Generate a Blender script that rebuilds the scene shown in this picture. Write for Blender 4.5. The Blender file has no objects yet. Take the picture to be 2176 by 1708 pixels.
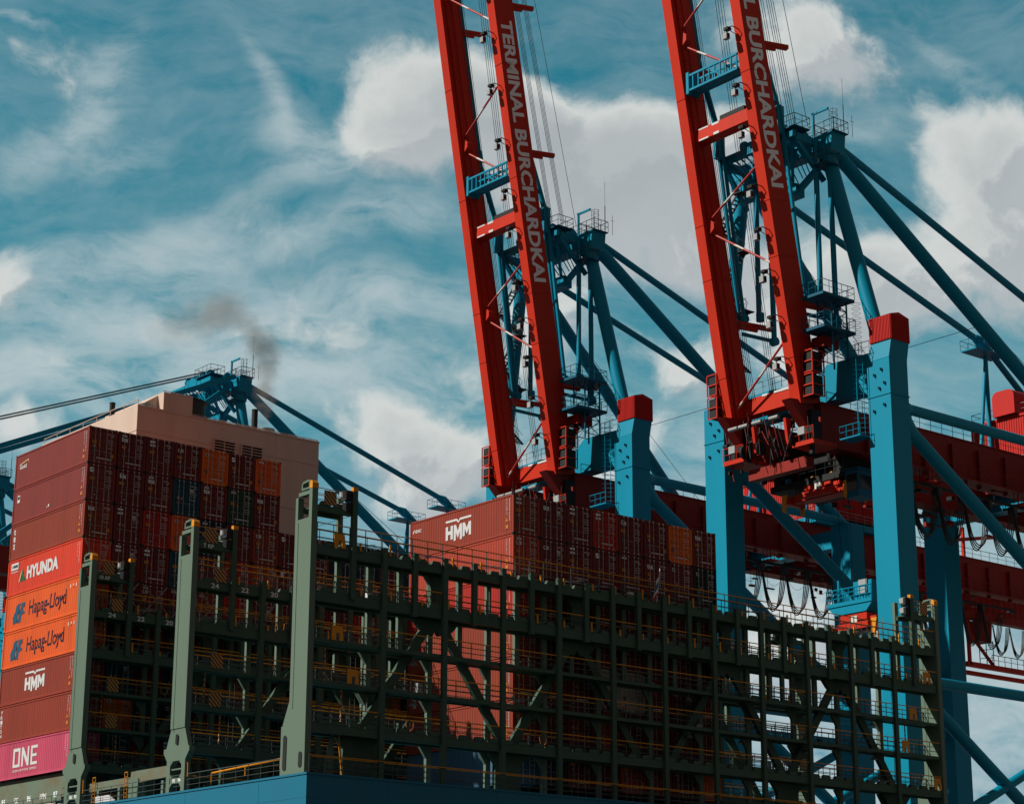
import bpy, bmesh, math, random
from mathutils import Vector, Matrix
PI = math.pi; rad = math.radians
C = bpy.context.scene.collection
sc = bpy.context.scene
random.seed(7)

# ------------------------------------------------------------------ camera
CAM = Vector((-74.61, -141.68, 4.96))
R_ = Vector((0.7714336, -0.6362999, 0.0035576)) ; U_ = Vector((-0.1818161, -0.2150643, 0.9595260)); F_ = Vector((0.6097812, 0.7408575, 0.2815974))
cd = bpy.data.cameras.new('camera'); cam = bpy.data.objects.new('camera', cd); C.objects.link(cam)
cd.sensor_width = 36; cd.lens = 74.508
cam.matrix_world = Matrix(((R_.x, U_.x, -F_.x, CAM.x), (R_.y, U_.y, -F_.y, CAM.y), (R_.z, U_.z, -F_.z, CAM.z), (0, 0, 0, 1)))
cd.clip_end = 20000; cd.clip_start = 0.5
cd.dof.use_dof = True; cd.dof.focus_distance = 190; cd.dof.aperture_fstop = 9
sc.camera = cam
sc.view_settings.view_transform = 'Standard'; sc.view_settings.look = 'None'
sc.view_settings.exposure = 0.0; sc.view_settings.gamma = 1

# ------------------------------------------------------------------ sun and sky
SUN_EL = rad(38); SUN_AZ = rad(26)         # sun stands on the port side (-X), a little forward (+Y)
to_sun = Vector((-math.cos(SUN_AZ) * math.cos(SUN_EL), math.sin(SUN_AZ) * math.cos(SUN_EL), math.sin(SUN_EL)))
sd = bpy.data.lights.new('sun', 'SUN'); sd.energy = 5.0; sd.angle = rad(0.5); sd.color = (1, 0.93, 0.84)
so = bpy.data.objects.new('sun', sd); C.objects.link(so)
so.rotation_euler = to_sun.to_track_quat('Z', 'Y').to_euler()

W = bpy.data.worlds.new('World'); sc.world = W; W.use_nodes = True
nt = W.node_tree; nt.nodes.clear()
def N(t, **k):
    n = nt.nodes.new(t)
    for a, b in k.items(): setattr(n, a, b)
    return n
def L(a, b): nt.links.new(a, b)
def M(op, a, b=None, c=None, clamp=False):
    n = N('ShaderNodeMath', operation=op, use_clamp=clamp)
    for i, v in enumerate((a, b, c)):
        if v is None: continue
        if isinstance(v, (int, float)): n.inputs[i].default_value = v
        else: L(v, n.inputs[i])
    return n.outputs[0]
def V(op, a, b=None):
    n = N('ShaderNodeVectorMath', operation=op)
    for i, v in enumerate((a, b)):
        if v is None: continue
        if isinstance(v, (tuple, list, Vector)): n.inputs[i].default_value = tuple(v)
        else: L(v, n.inputs[i])
    return n
def SS(x, a, b):
    n = N('ShaderNodeMapRange', interpolation_type='SMOOTHSTEP'); L(x, n.inputs[0])
    n.inputs[1].default_value = a; n.inputs[2].default_value = b
    return n.outputs[0]
def MIX(f, a, b):
    n = N('ShaderNodeMix', data_type='RGBA')
    if isinstance(f, (int, float)): n.inputs[0].default_value = f
    else: L(f, n.inputs[0])
    for i, v in ((6, a), (7, b)):
        if isinstance(v, (tuple, list)): n.inputs[i].default_value = tuple(v) + (1,)
        else: L(v, n.inputs[i])
    return n.outputs[2]
tc = N('ShaderNodeTexCoord'); D = tc.outputs['Generated']
# cloud chart: a fixed compass frame on the sky (u to the south-east, v up) in which each cloud bank has its place
FU = V('DOT_PRODUCT', D, F_).outputs['Value']; FUc = M('MAXIMUM', FU, 0.15)
u = M('DIVIDE', V('DOT_PRODUCT', D, R_).outputs['Value'], FUc)
v = M('DIVIDE', V('DOT_PRODUCT', D, U_).outputs['Value'], FUc)
uv = N('ShaderNodeCombineXYZ'); L(u, uv.inputs[0]); L(v, uv.inputs[1]); P0 = uv.outputs[0]
def noise(vec, scale, detail=6, rough=0.55, dist=0.0, off=(0, 0, 0), lac=2.0):
    mp = N('ShaderNodeMapping'); L(vec, mp.inputs[0]); mp.inputs[1].default_value = off
    n = N('ShaderNodeTexNoise'); L(mp.outputs[0], n.inputs['Vector'])
    n.inputs['Scale'].default_value = scale; n.inputs['Detail'].default_value = detail
    n.inputs['Roughness'].default_value = rough; n.inputs['Distortion'].default_value = dist
    return n.outputs['Fac']
warp = N('ShaderNodeTexNoise'); L(P0, warp.inputs['Vector']); warp.inputs['Scale'].default_value = 9; warp.inputs['Detail'].default_value = 4
wv = V('SCALE', V('SUBTRACT', warp.outputs['Color'], (0.5, 0.5, 0.5)).outputs[0]); wv.inputs['Scale'].default_value = 0.07
PW = V('ADD', P0, wv.outputs[0]).outputs[0]
def px(x, y): return ((x - 1088) / 4503.6, -(y - 854) / 4503.6)
def blobs(vec, lst):
    tot = None
    for (cx, cy, rx, ry, w, *an) in lst:
        a, b = px(cx, cy)
        mp = N('ShaderNodeMapping', vector_type='TEXTURE'); L(vec, mp.inputs[0])
        mp.inputs[1].default_value = (a, b, 0); mp.inputs[3].default_value = (rx / 4503.6, ry / 4503.6, 1)
        mp.inputs[2].default_value = (0, 0, rad(an[0]) if an else 0)
        ln = V('LENGTH', mp.outputs[0]).outputs['Value']
        g = M('MULTIPLY', SS(ln, 1.0, 0.0), w)
        tot = g if tot is None else M('ADD', tot, g)
    return tot
CUM = [(900, 200, 330, 210, 1.0), (1130, 310, 340, 240, 1.05), (830, 330, 230, 140, .7), (1320, 420, 330, 260, 1.1), (1660, 110, 290, 200, 1.05), 
       (1480, 300, 260, 150, 1.0), (1120, 700, 260, 240, .9), (2120, 340, 300, 250, 1.05), (2170, 560, 420, 200, .9), (1780, 640, 420, 260, .85),
       (20, 600, 130, 150, .9), (820, 900, 260, 130, .85), (940, 1010, 330, 170, .9), (20, 940, 180, 80, .7),
       (1430, 780, 200, 140, .8), (1950, 1000, 300, 200, .6), (1700, 1350, 400, 240, .6), (1800, 700, 300, 220, .6), (1330, 1000, 260, 160, .5), (1080, 230, 200, 130, .5), (1560, 480, 260, 220, .5), (560, 700, 380, 90, .35)]
def cum(vec, off=(0, 0, 0)):
    b = blobs(vec, CUM)
    n1 = noise(vec, 11, 10, .60, .1, off); n2 = noise(vec, 40, 7, .6, .1, off)
    return M('ADD', b, M('ADD', M('MULTIPLY', M('SUBTRACT', n1, .5), 1.75), M('MULTIPLY', M('SUBTRACT', n2, .5), .85)))
dens = cum(PW)
cmask = SS(dens, .20, .74)
sh = V('ADD', PW, (-0.012, 0.013, 0)).outputs[0]
dens2 = cum(sh)
lit = SS(M('SUBTRACT', dens, dens2), -.10, .15)
thick = SS(dens, .45, 1.5)
cl_edge = (.70, .715, .69); cl_gray = (.48, .51, .525); cl_thick = (.39, .425, .445)
# cirrus and veils
CIR = [(215, 210, 230, 75, .75, 62), (110, 320, 260, 60, .65, 28), (235, 330, 160, 80, .5, 10), (545, 230, 190, 42, .75, -58), (600, 340, 170, 70, .5, -40), (700, 340, 200, 110, .7, -20),
       (300, 560, 520, 110, .75, 8), (640, 660, 600, 110, 1.2, 5), (260, 690, 460, 90, .8, -4), (800, 480, 330, 60, .7, 10), (88, 78, 70, 16, 1.1, -15), (700, 780, 480, 110, .9, 4), (350, 820, 620, 130, 1.0, 4), (60, 800, 260, 100, .9, 0),
       (450, 470, 420, 70, .45, 20), (1800, 300, 300, 60, .3, 20), (2060, 130, 250, 50, .4, -40), (1900, 1500, 900, 420, 1.2, 0), (1650, 1100, 700, 300, .9, 0),]
st = N('ShaderNodeMapping'); L(PW, st.inputs[0]); st.inputs[2].default_value = (0, 0, rad(-12)); st.inputs[3].default_value = (1, 2.6, 1)
cn = noise(st.outputs[0], 15, 10, .6, .25); cn2 = noise(PW, 20, 8, .62, .3, (3, 1, 0))
st2 = N('ShaderNodeMapping'); L(PW, st2.inputs[0]); st2.inputs[2].default_value = (0, 0, rad(-18)); st2.inputs[3].default_value = (1, 3.6, 1)
fil = noise(st2.outputs[0], 48, 8, .66, .35, (2, 5, 0)); fil2 = noise(P0, 75, 6, .65, .3, (7, 1, 0))
low = M('MULTIPLY', SS(v, .10, -.16), .50)
base = M('ADD', M('ADD', blobs(PW, CIR), .20), low)
tex = M('ADD', M('ADD', SS(cn, .32, .72), .22), M('ADD', M('MULTIPLY', SS(cn2, .36, .74), .35), M('ADD', M('MULTIPLY', M('SUBTRACT', fil, .5), 1.15), M('MULTIPLY', M('SUBTRACT', fil2, .5), .7))))
cirr = M('SUBTRACT', 1, M('EXPONENT', M('MULTIPLY', M('MULTIPLY', base, tex), -1.05)), clamp=True)
sky = N('ShaderNodeTexSky', sky_type='NISHITA', sun_disc=False, sun_elevation=SUN_EL, sun_rotation=rad(-64), air_density=1.0, dust_density=.6, ozone_density=1.5)
BG = 0.1
elv = N('ShaderNodeSeparateXYZ'); L(D, elv.inputs[0])
skyt = V('MULTIPLY', sky.outputs[0], (0.17, 0.95, 0.80)).outputs[0]
skyt = V('MINIMUM', skyt, (.5, 2.6, 3.5)).outputs[0]
def colr(c): return tuple(x / BG for x in c)
col = MIX(M('MULTIPLY', cirr, .92), skyt, colr((.52, .60, .62)))
ccol = MIX(lit, colr(cl_gray), colr(cl_edge)); ccol = MIX(M('MULTIPLY', thick, .75), ccol, colr(cl_thick))
col = MIX(M('MULTIPLY', cmask, .93), col, ccol)
# unseen cloud added behind the viewer, to dim and warm the light in shadows
added_bank = SS(V('DOT_PRODUCT', D, F_).outputs['Value'], .80, .30)
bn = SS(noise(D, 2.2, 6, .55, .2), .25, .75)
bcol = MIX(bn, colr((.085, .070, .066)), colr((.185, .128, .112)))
col = MIX(M('MULTIPLY', added_bank, .92), col, bcol)
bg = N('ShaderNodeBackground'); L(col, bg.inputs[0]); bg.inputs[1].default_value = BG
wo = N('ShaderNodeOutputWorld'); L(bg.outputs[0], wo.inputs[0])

# ------------------------------------------------------------------ materials
MATS = {}
def mat(name, col, rough=.5, metal=0, bump=0, bscale=8, dirt=.25, dscale=.6, streak=False, col2=None, spec=.16, rust=0):
    col = tuple(c * .8 for c in col); col2 = tuple(c * .8 for c in col2) if col2 else None
    if name in MATS: return MATS[name]
    m = bpy.data.materials.new(name); m.use_nodes = True; t = m.node_tree; b = t.nodes['Principled BSDF']
    b.inputs['Roughness'].default_value = rough; b.inputs['Metallic'].default_value = metal
    b.inputs['Specular IOR Level'].default_value = spec
    tc = t.nodes.new('ShaderNodeTexCoord'); mp = t.nodes.new('ShaderNodeMapping'); t.links.new(tc.outputs['Object'], mp.inputs[0])
    if streak: mp.inputs[3].default_value = (1, 1, .12)
    n = t.nodes.new('ShaderNodeTexNoise'); t.links.new(mp.outputs[0], n.inputs['Vector']); n.inputs['Scale'].default_value = dscale; n.inputs['Detail'].default_value = 8; n.inputs['Roughness'].default_value = .65
    oi = t.nodes.new('ShaderNodeObjectInfo')
    # each object takes its noise from another place
    ad = t.nodes.new('ShaderNodeVectorMath'); ad.operation = 'ADD'
    sc_ = t.nodes.new('ShaderNodeMath'); sc_.operation = 'MULTIPLY'; sc_.inputs[1].default_value = 57; t.links.new(oi.outputs['Random'], sc_.inputs[0])
    t.links.new(mp.outputs[0], ad.inputs[0]); t.links.new(sc_.outputs[0], ad.inputs[1]); t.links.new(ad.outputs[0], n.inputs['Vector'])
    r = t.nodes.new('ShaderNodeMapRange'); t.links.new(n.outputs['Fac'], r.inputs[0]); r.inputs[1].default_value = .42; r.inputs[2].default_value = .72
    mx = t.nodes.new('ShaderNodeMix'); mx.data_type = 'RGBA'
    mu = t.nodes.new('ShaderNodeMath'); mu.operation = 'MULTIPLY'; mu.inputs[1].default_value = dirt; t.links.new(r.outputs[0], mu.inputs[0]); t.links.new(mu.outputs[0], mx.inputs[0])
    mx.inputs[6].default_value = tuple(col) + (1,)
    d = col2 or tuple(c * .55 + .01 for c in col); mx.inputs[7].default_value = tuple(d) + (1,)
    outc = mx.outputs[2]
    if rust:                                         # rust runs: thin vertical streaks and small blooms
        m3 = t.nodes.new('ShaderNodeMapping'); t.links.new(ad.outputs[0], m3.inputs[0]); m3.inputs[3].default_value = (3, 3, .16)
        n3 = t.nodes.new('ShaderNodeTexNoise'); t.links.new(m3.outputs[0], n3.inputs['Vector']); n3.inputs['Scale'].default_value = 1.6; n3.inputs['Detail'].default_value = 9; n3.inputs['Roughness'].default_value = .7
        n4 = t.nodes.new('ShaderNodeTexNoise'); t.links.new(ad.outputs[0], n4.inputs['Vector']); n4.inputs['Scale'].default_value = .45; n4.inputs['Detail'].default_value = 6
        a3 = t.nodes.new('ShaderNodeMath'); a3.operation = 'MULTIPLY_ADD'; t.links.new(n3.outputs['Fac'], a3.inputs[0]); a3.inputs[1].default_value = 1.0
        s3 = t.nodes.new('ShaderNodeMath'); s3.operation = 'MULTIPLY'; t.links.new(n4.outputs['Fac'], s3.inputs[0]); s3.inputs[1].default_value = .6; t.links.new(s3.outputs[0], a3.inputs[2])
        r3 = t.nodes.new('ShaderNodeMapRange'); t.links.new(a3.outputs[0], r3.inputs[0]); r3.inputs[1].default_value = .93; r3.inputs[2].default_value = 1.12; r3.inputs[4].default_value = rust
        x3 = t.nodes.new('ShaderNodeMix'); x3.data_type = 'RGBA'; t.links.new(r3.outputs[0], x3.inputs[0]); t.links.new(outc, x3.inputs[6]); x3.inputs[7].default_value = (.085, .035, .016, 1); outc = x3.outputs[2]
    t.links.new(outc, b.inputs['Base Color'])
    if bump:
        n2 = t.nodes.new('ShaderNodeTexNoise'); t.links.new(mp.outputs[0], n2.inputs['Vector']); n2.inputs['Scale'].default_value = bscale
        bp = t.nodes.new('ShaderNodeBump'); bp.inputs['Strength'].default_value = bump; bp.inputs['Distance'].default_value = .05
        t.links.new(n2.outputs['Fac'], bp.inputs['Height']); t.links.new(bp.outputs[0], b.inputs['Normal'])
    MATS[name] = m
    return m
def stripes(name, c1, c2, scale, ang, duty=.5):
    m = bpy.data.materials.new(name); m.use_nodes = True; t = m.node_tree; b = t.nodes['Principled BSDF']
    tc = t.nodes.new('ShaderNodeTexCoord'); dp = t.nodes.new('ShaderNodeVectorMath'); dp.operation = 'DOT_PRODUCT'
    t.links.new(tc.outputs['Object'], dp.inputs[0]); dp.inputs[1].default_value = ang
    a = t.nodes.new('ShaderNodeMath'); a.operation = 'MULTIPLY'; a.inputs[1].default_value = scale; t.links.new(dp.outputs['Value'], a.inputs[0])
    f = t.nodes.new('ShaderNodeMath'); f.operation = 'FRACT'; t.links.new(a.outputs[0], f.inputs[0])
    g = t.nodes.new('ShaderNodeMath'); g.operation = 'GREATER_THAN'; g.inputs[1].default_value = duty; t.links.new(f.outputs[0], g.inputs[0])
    mx = t.nodes.new('ShaderNodeMix'); mx.data_type = 'RGBA'; t.links.new(g.outputs[0], mx.inputs[0])
    mx.inputs[6].default_value = c1 + (1,); mx.inputs[7].default_value = c2 + (1,); t.links.new(mx.outputs[2], b.inputs['Base Color'])
    b.inputs['Roughness'].default_value = .5; MATS[name] = m
    return m
BLUE = mat('crane_blue_paint', (0, .285, .44), .42, dirt=.3, dscale=.35, streak=True, col2=(0, .22, .35), rust=.14)
DBLUE = mat('crane_dark_blue_paint', (.006, .12, .20), .5, dirt=.4, dscale=.8)
RED = mat('crane_red_paint', (.64, .036, .013), .42, dirt=.55, dscale=.3, streak=True, col2=(.43, .028, .014), rust=.55)
DRED = mat('crane_girder_red_paint', (.30, .022, .014), .5, dirt=.4, dscale=.4, streak=True, rust=.6)
SHEETRED = mat('sheet_red_paint', (.60, .022, .016), .5, dirt=.2)
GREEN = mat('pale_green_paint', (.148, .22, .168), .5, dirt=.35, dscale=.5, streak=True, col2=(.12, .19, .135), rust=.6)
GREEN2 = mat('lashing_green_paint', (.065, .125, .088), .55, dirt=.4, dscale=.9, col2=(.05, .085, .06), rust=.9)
YEL = mat('yellow_paint', (.85, .33, .02), .5, dirt=.3)
GALV = mat('galvanised_steel', (.36, .38, .38), .45, .3, dirt=.3)
DGALV = mat('weathered_rail_steel', (.10, .12, .115), .6, .2, dirt=.3)
BLACK = mat('black_rubber', (.07, .062, .058), .6, dirt=.2)
DARK = mat('dark_machinery', (.025, .027, .028), .6, dirt=.4)
WHITE = mat('white_paint', (.72, .74, .74), .5, dirt=.12)
LETTER = mat('grey_white_lettering', (1.1, 1.15, 1.15), .5, dirt=.12)
HULLB = mat('hull_blue_paint', (.016, .185, .30), .5, dirt=.35, dscale=.35, streak=True, col2=(.03, .15, .23), rust=.5, bump=.25, bscale=.35)
CREAM = mat('casing_cream_paint', (.74, .58, .48), .6, dirt=.4, dscale=.5, streak=True, col2=(.54, .40, .31), rust=.8)
GLASS = mat('dark_glass', (.02, .025, .03), .1, dirt=.1, spec=.5)
LAMPG = mat('lamp_glass', (.42, .45, .46), .2, dirt=.1)
ROPE = mat('steel_rope', (.03, .034, .036), .6, .3)
HAZ = stripes('black_yellow_stripes', (.02, .02, .02), (.50, .22, .03), 3.2, (1, 0, 1))
RWS = stripes('red_white_stripes', (.36, .022, .014), (.55, .52, .48), .42, (0, 0, 1), .72)
RWH = stripes('red_white_blocks', (.50, .03, .02), (.60, .58, .55), .45, (0, 1, 0))
POLEM = stripes('yellow_black_twist', (.03, .03, .03), (.75, .36, .12), 2.6, (3, 3, 1))
RUSTY = mat('rusty_green_steel', (.16, .22, .16), .7, dirt=.8, dscale=.5, col2=(.20, .12, .06))

# ------------------------------------------------------------------ mesh builder
def rootof(o):
    while o.parent: o = o.parent
    return o
def build_each(pieces, name, mats, parent):
    for p in pieces: p.build(name, mats, parent)
class MB:
    def __init__(s): s.v = []; s.f = []; s.m = []; s.sm = []
    def face(s, idx, m=0, smooth=False): s.f.append(idx); s.m.append(m); s.sm.append(smooth)
    def add(s, vs, fs, m=0, smooth=False):
        n = len(s.v); s.v += [tuple(p) for p in vs]
        for f in fs: s.face([n + i for i in f], m, smooth)
    def box(s, x0, x1, y0, y1, z0, z1, m=0):
        x0, x1 = min(x0, x1), max(x0, x1); y0, y1 = min(y0, y1), max(y0, y1); z0, z1 = min(z0, z1), max(z0, z1)
        s.add([(x0, y0, z0), (x1, y0, z0), (x1, y1, z0), (x0, y1, z0), (x0, y0, z1), (x1, y0, z1), (x1, y1, z1), (x0, y1, z1)],
              [(0, 3, 2, 1), (4, 5, 6, 7), (0, 1, 5, 4), (1, 2, 6, 5), (2, 3, 7, 6), (3, 0, 4, 7)], m)
    def bar(s, a, b, w, h, m=0, side=None):
        a = Vector(a); b = Vector(b); d = (b - a).normalized()
        side = Vector(side) if side else (Vector((0, 0, 1)).cross(d) if abs(d.z) < .98 else Vector((1, 0, 0)))
        side = (side - d * side.dot(d)).normalized(); up = d.cross(side)
        vs = []
        for p in (a, b):
            for i, j in ((-1, -1), (1, -1), (1, 1), (-1, 1)): vs.append(p + side * (w / 2 * i) + up * (h / 2 * j))
        s.add(vs, [(0, 1, 2, 3), (7, 6, 5, 4), (0, 4, 5, 1), (1, 5, 6, 2), (2, 6, 7, 3), (3, 7, 4, 0)], m)
    def tube(s, a, b, r, n=10, m=0, r2=None, caps=True):
        a = Vector(a); b = Vector(b); d = (b - a).normalized(); r2 = r if r2 is None else r2
        q = Vector((0, 0, 1)).cross(d) if abs(d.z) < .98 else Vector((1, 0, 0)).cross(d)
        q.normalize(); w = d.cross(q); k = len(s.v)
        for p, rr in ((a, r), (b, r2)):
            for i in range(n):
                t = 2 * PI * i / n; s.v.append(tuple(p + q * (rr * math.cos(t)) + w * (rr * math.sin(t))))
        for i in range(n): j = (i + 1) % n; s.face([k + i, k + j, k + n + j, k + n + i], m, n > 5)
        if caps and n > 5:
            k2 = len(s.v); s.v += s.v[k:k + 2 * n]; s.face([k2 + i for i in range(n)][::-1], m); s.face([k2 + n + i for i in range(n)], m)
    def path(s, pts, r, n=6, m=0):
        for a, b in zip(pts, pts[1:]): s.tube(a, b, r, n, m)
    def prism(s, poly, axis, lo, hi, m=0):
        """poly: 2-D outline in the two other axes (xyz order), extruded along axis between lo and hi"""
        def P(p, t):
            return {0: (t, p[0], p[1]), 1: (p[0], t, p[1]), 2: (p[0], p[1], t)}[axis]
        n = len(poly); k = len(s.v)
        s.v += [P(p, lo) for p in poly] + [P(p, hi) for p in poly]
        s.face([k + i for i in range(n)], m); s.face([k + n + i for i in range(n)][::-1], m)
        for i in range(n): j = (i + 1) % n; s.face([k + i, k + n + i, k + n + j, k + j], m)
    def rail(s, pts, h=1.1, n=3, step=1.5, r=.022, m=0, mp=0, up=None):
        for a, b in zip(pts, pts[1:]):
            a = Vector(a); b = Vector(b); l = (b - a).length
            for k in range(n):
                z = Vector((0, 0, h * (k + 1) / n)); s.tube(a + z, b + z, r * (1.25 if k == n - 1 else .8), 5, m if k == n - 1 else mp)
            c = max(1, round(l / step))
            for i in range(c + 1):
                p = a.lerp(b, i / c); s.tube(p, p + Vector((0, 0, h)), r, 5, mp)
    def build(s, name, mats, parent=None, local=False, fix=True):
        me = bpy.data.meshes.new(name)
        off = Vector((0, 0, 0))
        if parent is not None and not local: off = rootof(parent).location
        me.from_pydata([(x - off.x, y - off.y, z - off.z) for x, y, z in s.v] if off.length else s.v, [], s.f)
        if not isinstance(mats, (list, tuple)): mats = [mats]
        for m in mats: me.materials.append(m)
        me.polygons.foreach_set('material_index', s.m); me.polygons.foreach_set('use_smooth', s.sm)
        if fix:
            bm = bmesh.new(); bm.from_mesh(me); bmesh.ops.recalc_face_normals(bm, faces=bm.faces); bm.to_mesh(me); bm.free()
        o = bpy.data.objects.new(name, me); C.objects.link(o)
        if parent is not None: o.parent = parent
        return o
def thing(name, label, cat, loc, group=None):
    o = bpy.data.objects.new(name, None); C.objects.link(o); o.location = loc; o.empty_display_size = .5
    o['label'] = label; o['category'] = cat
    if group: o['group'] = group
    return o
def copy_tree(o, parent=None):
    c = o.copy(); C.objects.link(c); c.parent = parent
    for ch in list(o.children): copy_tree(ch, c)
    return c
_tc = {}
def text2d(s, bold=0.0, shear=0):
    key = (s, bold, shear)
    if key in _tc: return _tc[key]
    cu = bpy.data.curves.new('lettering', 'FONT'); cu.body = s; cu.size = 1; cu.offset = bold; cu.shear = shear; cu.resolution_u = 3
    o = bpy.data.objects.new('lettering', cu); C.objects.link(o)
    bpy.context.view_layer.update()
    me = bpy.data.meshes.new_from_object(o.evaluated_get(bpy.context.evaluated_depsgraph_get()))
    vs = [tuple(v.co)[:2] for v in me.vertices]; fs = [tuple(p.vertices) for p in me.polygons]
    bpy.data.objects.remove(o); bpy.data.curves.remove(cu); bpy.data.meshes.remove(me)
    x0 = min(v[0] for v in vs); x1 = max(v[0] for v in vs); y0 = min(v[1] for v in vs); y1 = max(v[1] for v in vs)
    vs = [((x - x0) / (x1 - x0), (y - y0) / (y1 - y0)) for x, y in vs]
    _tc[key] = (vs, fs, (x1 - x0) / (y1 - y0)); return _tc[key]
def put_text(mb, s, o, X, Y, width, height, bold=0.0, m=0, shear=0):
    """letters fill the rectangle that starts at o and runs width along X and height along Y"""
    vs, fs, _ = text2d(s, bold, shear); o = Vector(o); X = Vector(X).normalized(); Y = Vector(Y).normalized()
    mb.add([o + X * (a * width) + Y * (b * height) for a, b in vs], fs, m)
def poly_on(mb, pts, o, X, Y, m=0):
    o = Vector(o); X = Vector(X); Y = Vector(Y)
    mb.add([o + X * a + Y * b for a, b in pts], [tuple(range(len(pts)))], m)

# ------------------------------------------------------------------ setting: water and quay
mw = mat('harbour_water', (.02, .035, .035), .12, bump=.6, bscale=.6, dirt=.2)
mc = mat('quay_concrete', (.22, .21, .19), .85, bump=.3, bscale=3, dirt=.5)
b = MB(); b.box(-3000, 3000, -3000, 4000, -3, 0); o = b.build('water', mw); o['kind'] = 'structure'
b = MB(); b.box(64, 3000, -1500, 3500, -2.9, 5.5); o = b.build('quay', mc); o['kind'] = 'structure'

# ------------------------------------------------------------------ ship
XC = 30.85
ship = thing('container_ship', 'container ship with blue hull and three tall green lashing bridges, seen from astern', 'ship', (XC, 60, 0))
DK = 19.9
b = MB()
outl = [(-.2, -31.4), (61.9, -31.4), (61.9, 190), (50, 240), (XC, 280), (12, 240), (-.2, 190)]
low = [(5, -22), (56, -22), (60, 20), (60, 185), (48, 232), (XC, 268), (14, 232), (1.5, 185), (1.5, 20)]
b.prism(outl, 2, 9, DK)
b.prism([(x * .995 + .15, y) for x, y in outl[:2]] + [(60.5, 20), (60.5, 185), (48, 232), (XC, 268), (14, 232), (1.5, 185), (1.5, 20)], 2, -2, 8.99)
b.build('hull', HULLB, ship)
b = MB()          # weld seams and fender rail on the hull plating, stern deck edge
b.box(-.26, 61.96, -31.46, -31.402, DK - .1, DK + .03); b.box(-.26, -.202, -31.4, 180, DK - .1, DK + .03)
b.build('sheer_strake', HULLB, ship)
b = MB()                                             # plate butts and longitudinal seams
for z in (18.4, 16.2, 13.8, 11.4): b.box(-.212, -.202, -31.4, 150, z, z + .035); b.box(-.2, 61.9, -31.412, -31.402, z, z + .035)
for k in range(16): b.box(-.213, -.203, -26 + 9 * k, -25.96 + 9 * k, 9, DK - .1)
for k in range(7): b.box(6 + 9 * k, 6.04 + 9 * k, -31.413, -31.403, 9, DK - .1)
b.build('plate_seams', HULLB, ship)
# funnel casing
cas = MB()
cas.box(11.6, 30.4, 13.6, 31, 20, 55.9)
cas.box(14.1, 17.0, 13.62, 24, 55.9, 57.5); cas.prism([(11.9, 55.9), (14.1, 55.9), (14.1, 57.4)], 1, 14.6, 22)
casing = cas.build('funnel_casing', CREAM, ship)
b = MB()
for z in (53.6, 49.2, 44.5): b.box(11.56, 30.44, 13.56, 13.599, z, z + .05); b.box(11.56, 11.599, 13.6, 31, z, z + .05)
for x in (20.8,): b.box(x, x + .04, 13.57, 13.599, 40, 53.6)
for z in (55.72,): b.box(11.55, 30.45, 13.54, 13.599, z, z + .1)
b.build('seam', CREAM, casing)
for xl in (19.25, 22.1):
    b = MB(); b.box(xl, xl + 2.1, 13.5, 13.58, 52.2, 54.1, 1)
    for k in range(7): b.box(xl + .04, xl + 2.06, 13.38, 13.55, 52.3 + k * .26, 52.36 + k * .26, 0)
    b.box(xl - .06, xl, 13.36, 13.59, 52.1, 54.2); b.box(xl + 2.1, xl + 2.16, 13.36, 13.59, 52.1, 54.2); b.box(xl, xl + 2.1, 13.36, 13.59, 54.1, 54.2); b.box(xl + 1.02, xl + 1.08, 13.4, 13.59, 52.2, 54.1)
    b.build('vent_louvre', [CREAM, DARK], casing)
for (x, y, r, z0, z1, mm, nm) in ((24.3, 15.0, .28, 55.9, 58.0, DARK, 'exhaust_pipe'), (21.0, 22, 2.0, 55.9, 59.6, DARK, 'exhaust_drum'), (26.2, 16, .75, 55.9, 56.7, GALV, 'exhaust_cap'), (13, 14.8, .6, 55.9, 56.3, GALV, 'exhaust_cap'), (12.2, 19.2, .25, 55.9, 57.3, DARK, 'exhaust_pipe')):
    b = MB(); b.tube((x, y, z0), (x, y, z1), r, 20); b.tube((x, y, z1), (x, y, z1 + .08), r * 1.08, 20); b.build(nm, mm, casing)
b = MB(); b.rail([(11.7, 13.7, 55.9), (11.7, 30.8, 55.9)], .5, 1, 2.5, .03); b.rail([(17, 13.7, 55.9), (30.3, 13.7, 55.9), (30.3, 30, 55.9)], .12, 1, .8, .03)
b.rail([(14.1, 13.7, 57.5), (17, 13.7, 57.5)], .12, 1, .8, .03); b.build('grab_rail', CREAM, casing)

STKP = mat('orange_hose', (.55, .16, .04), .6)
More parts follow.
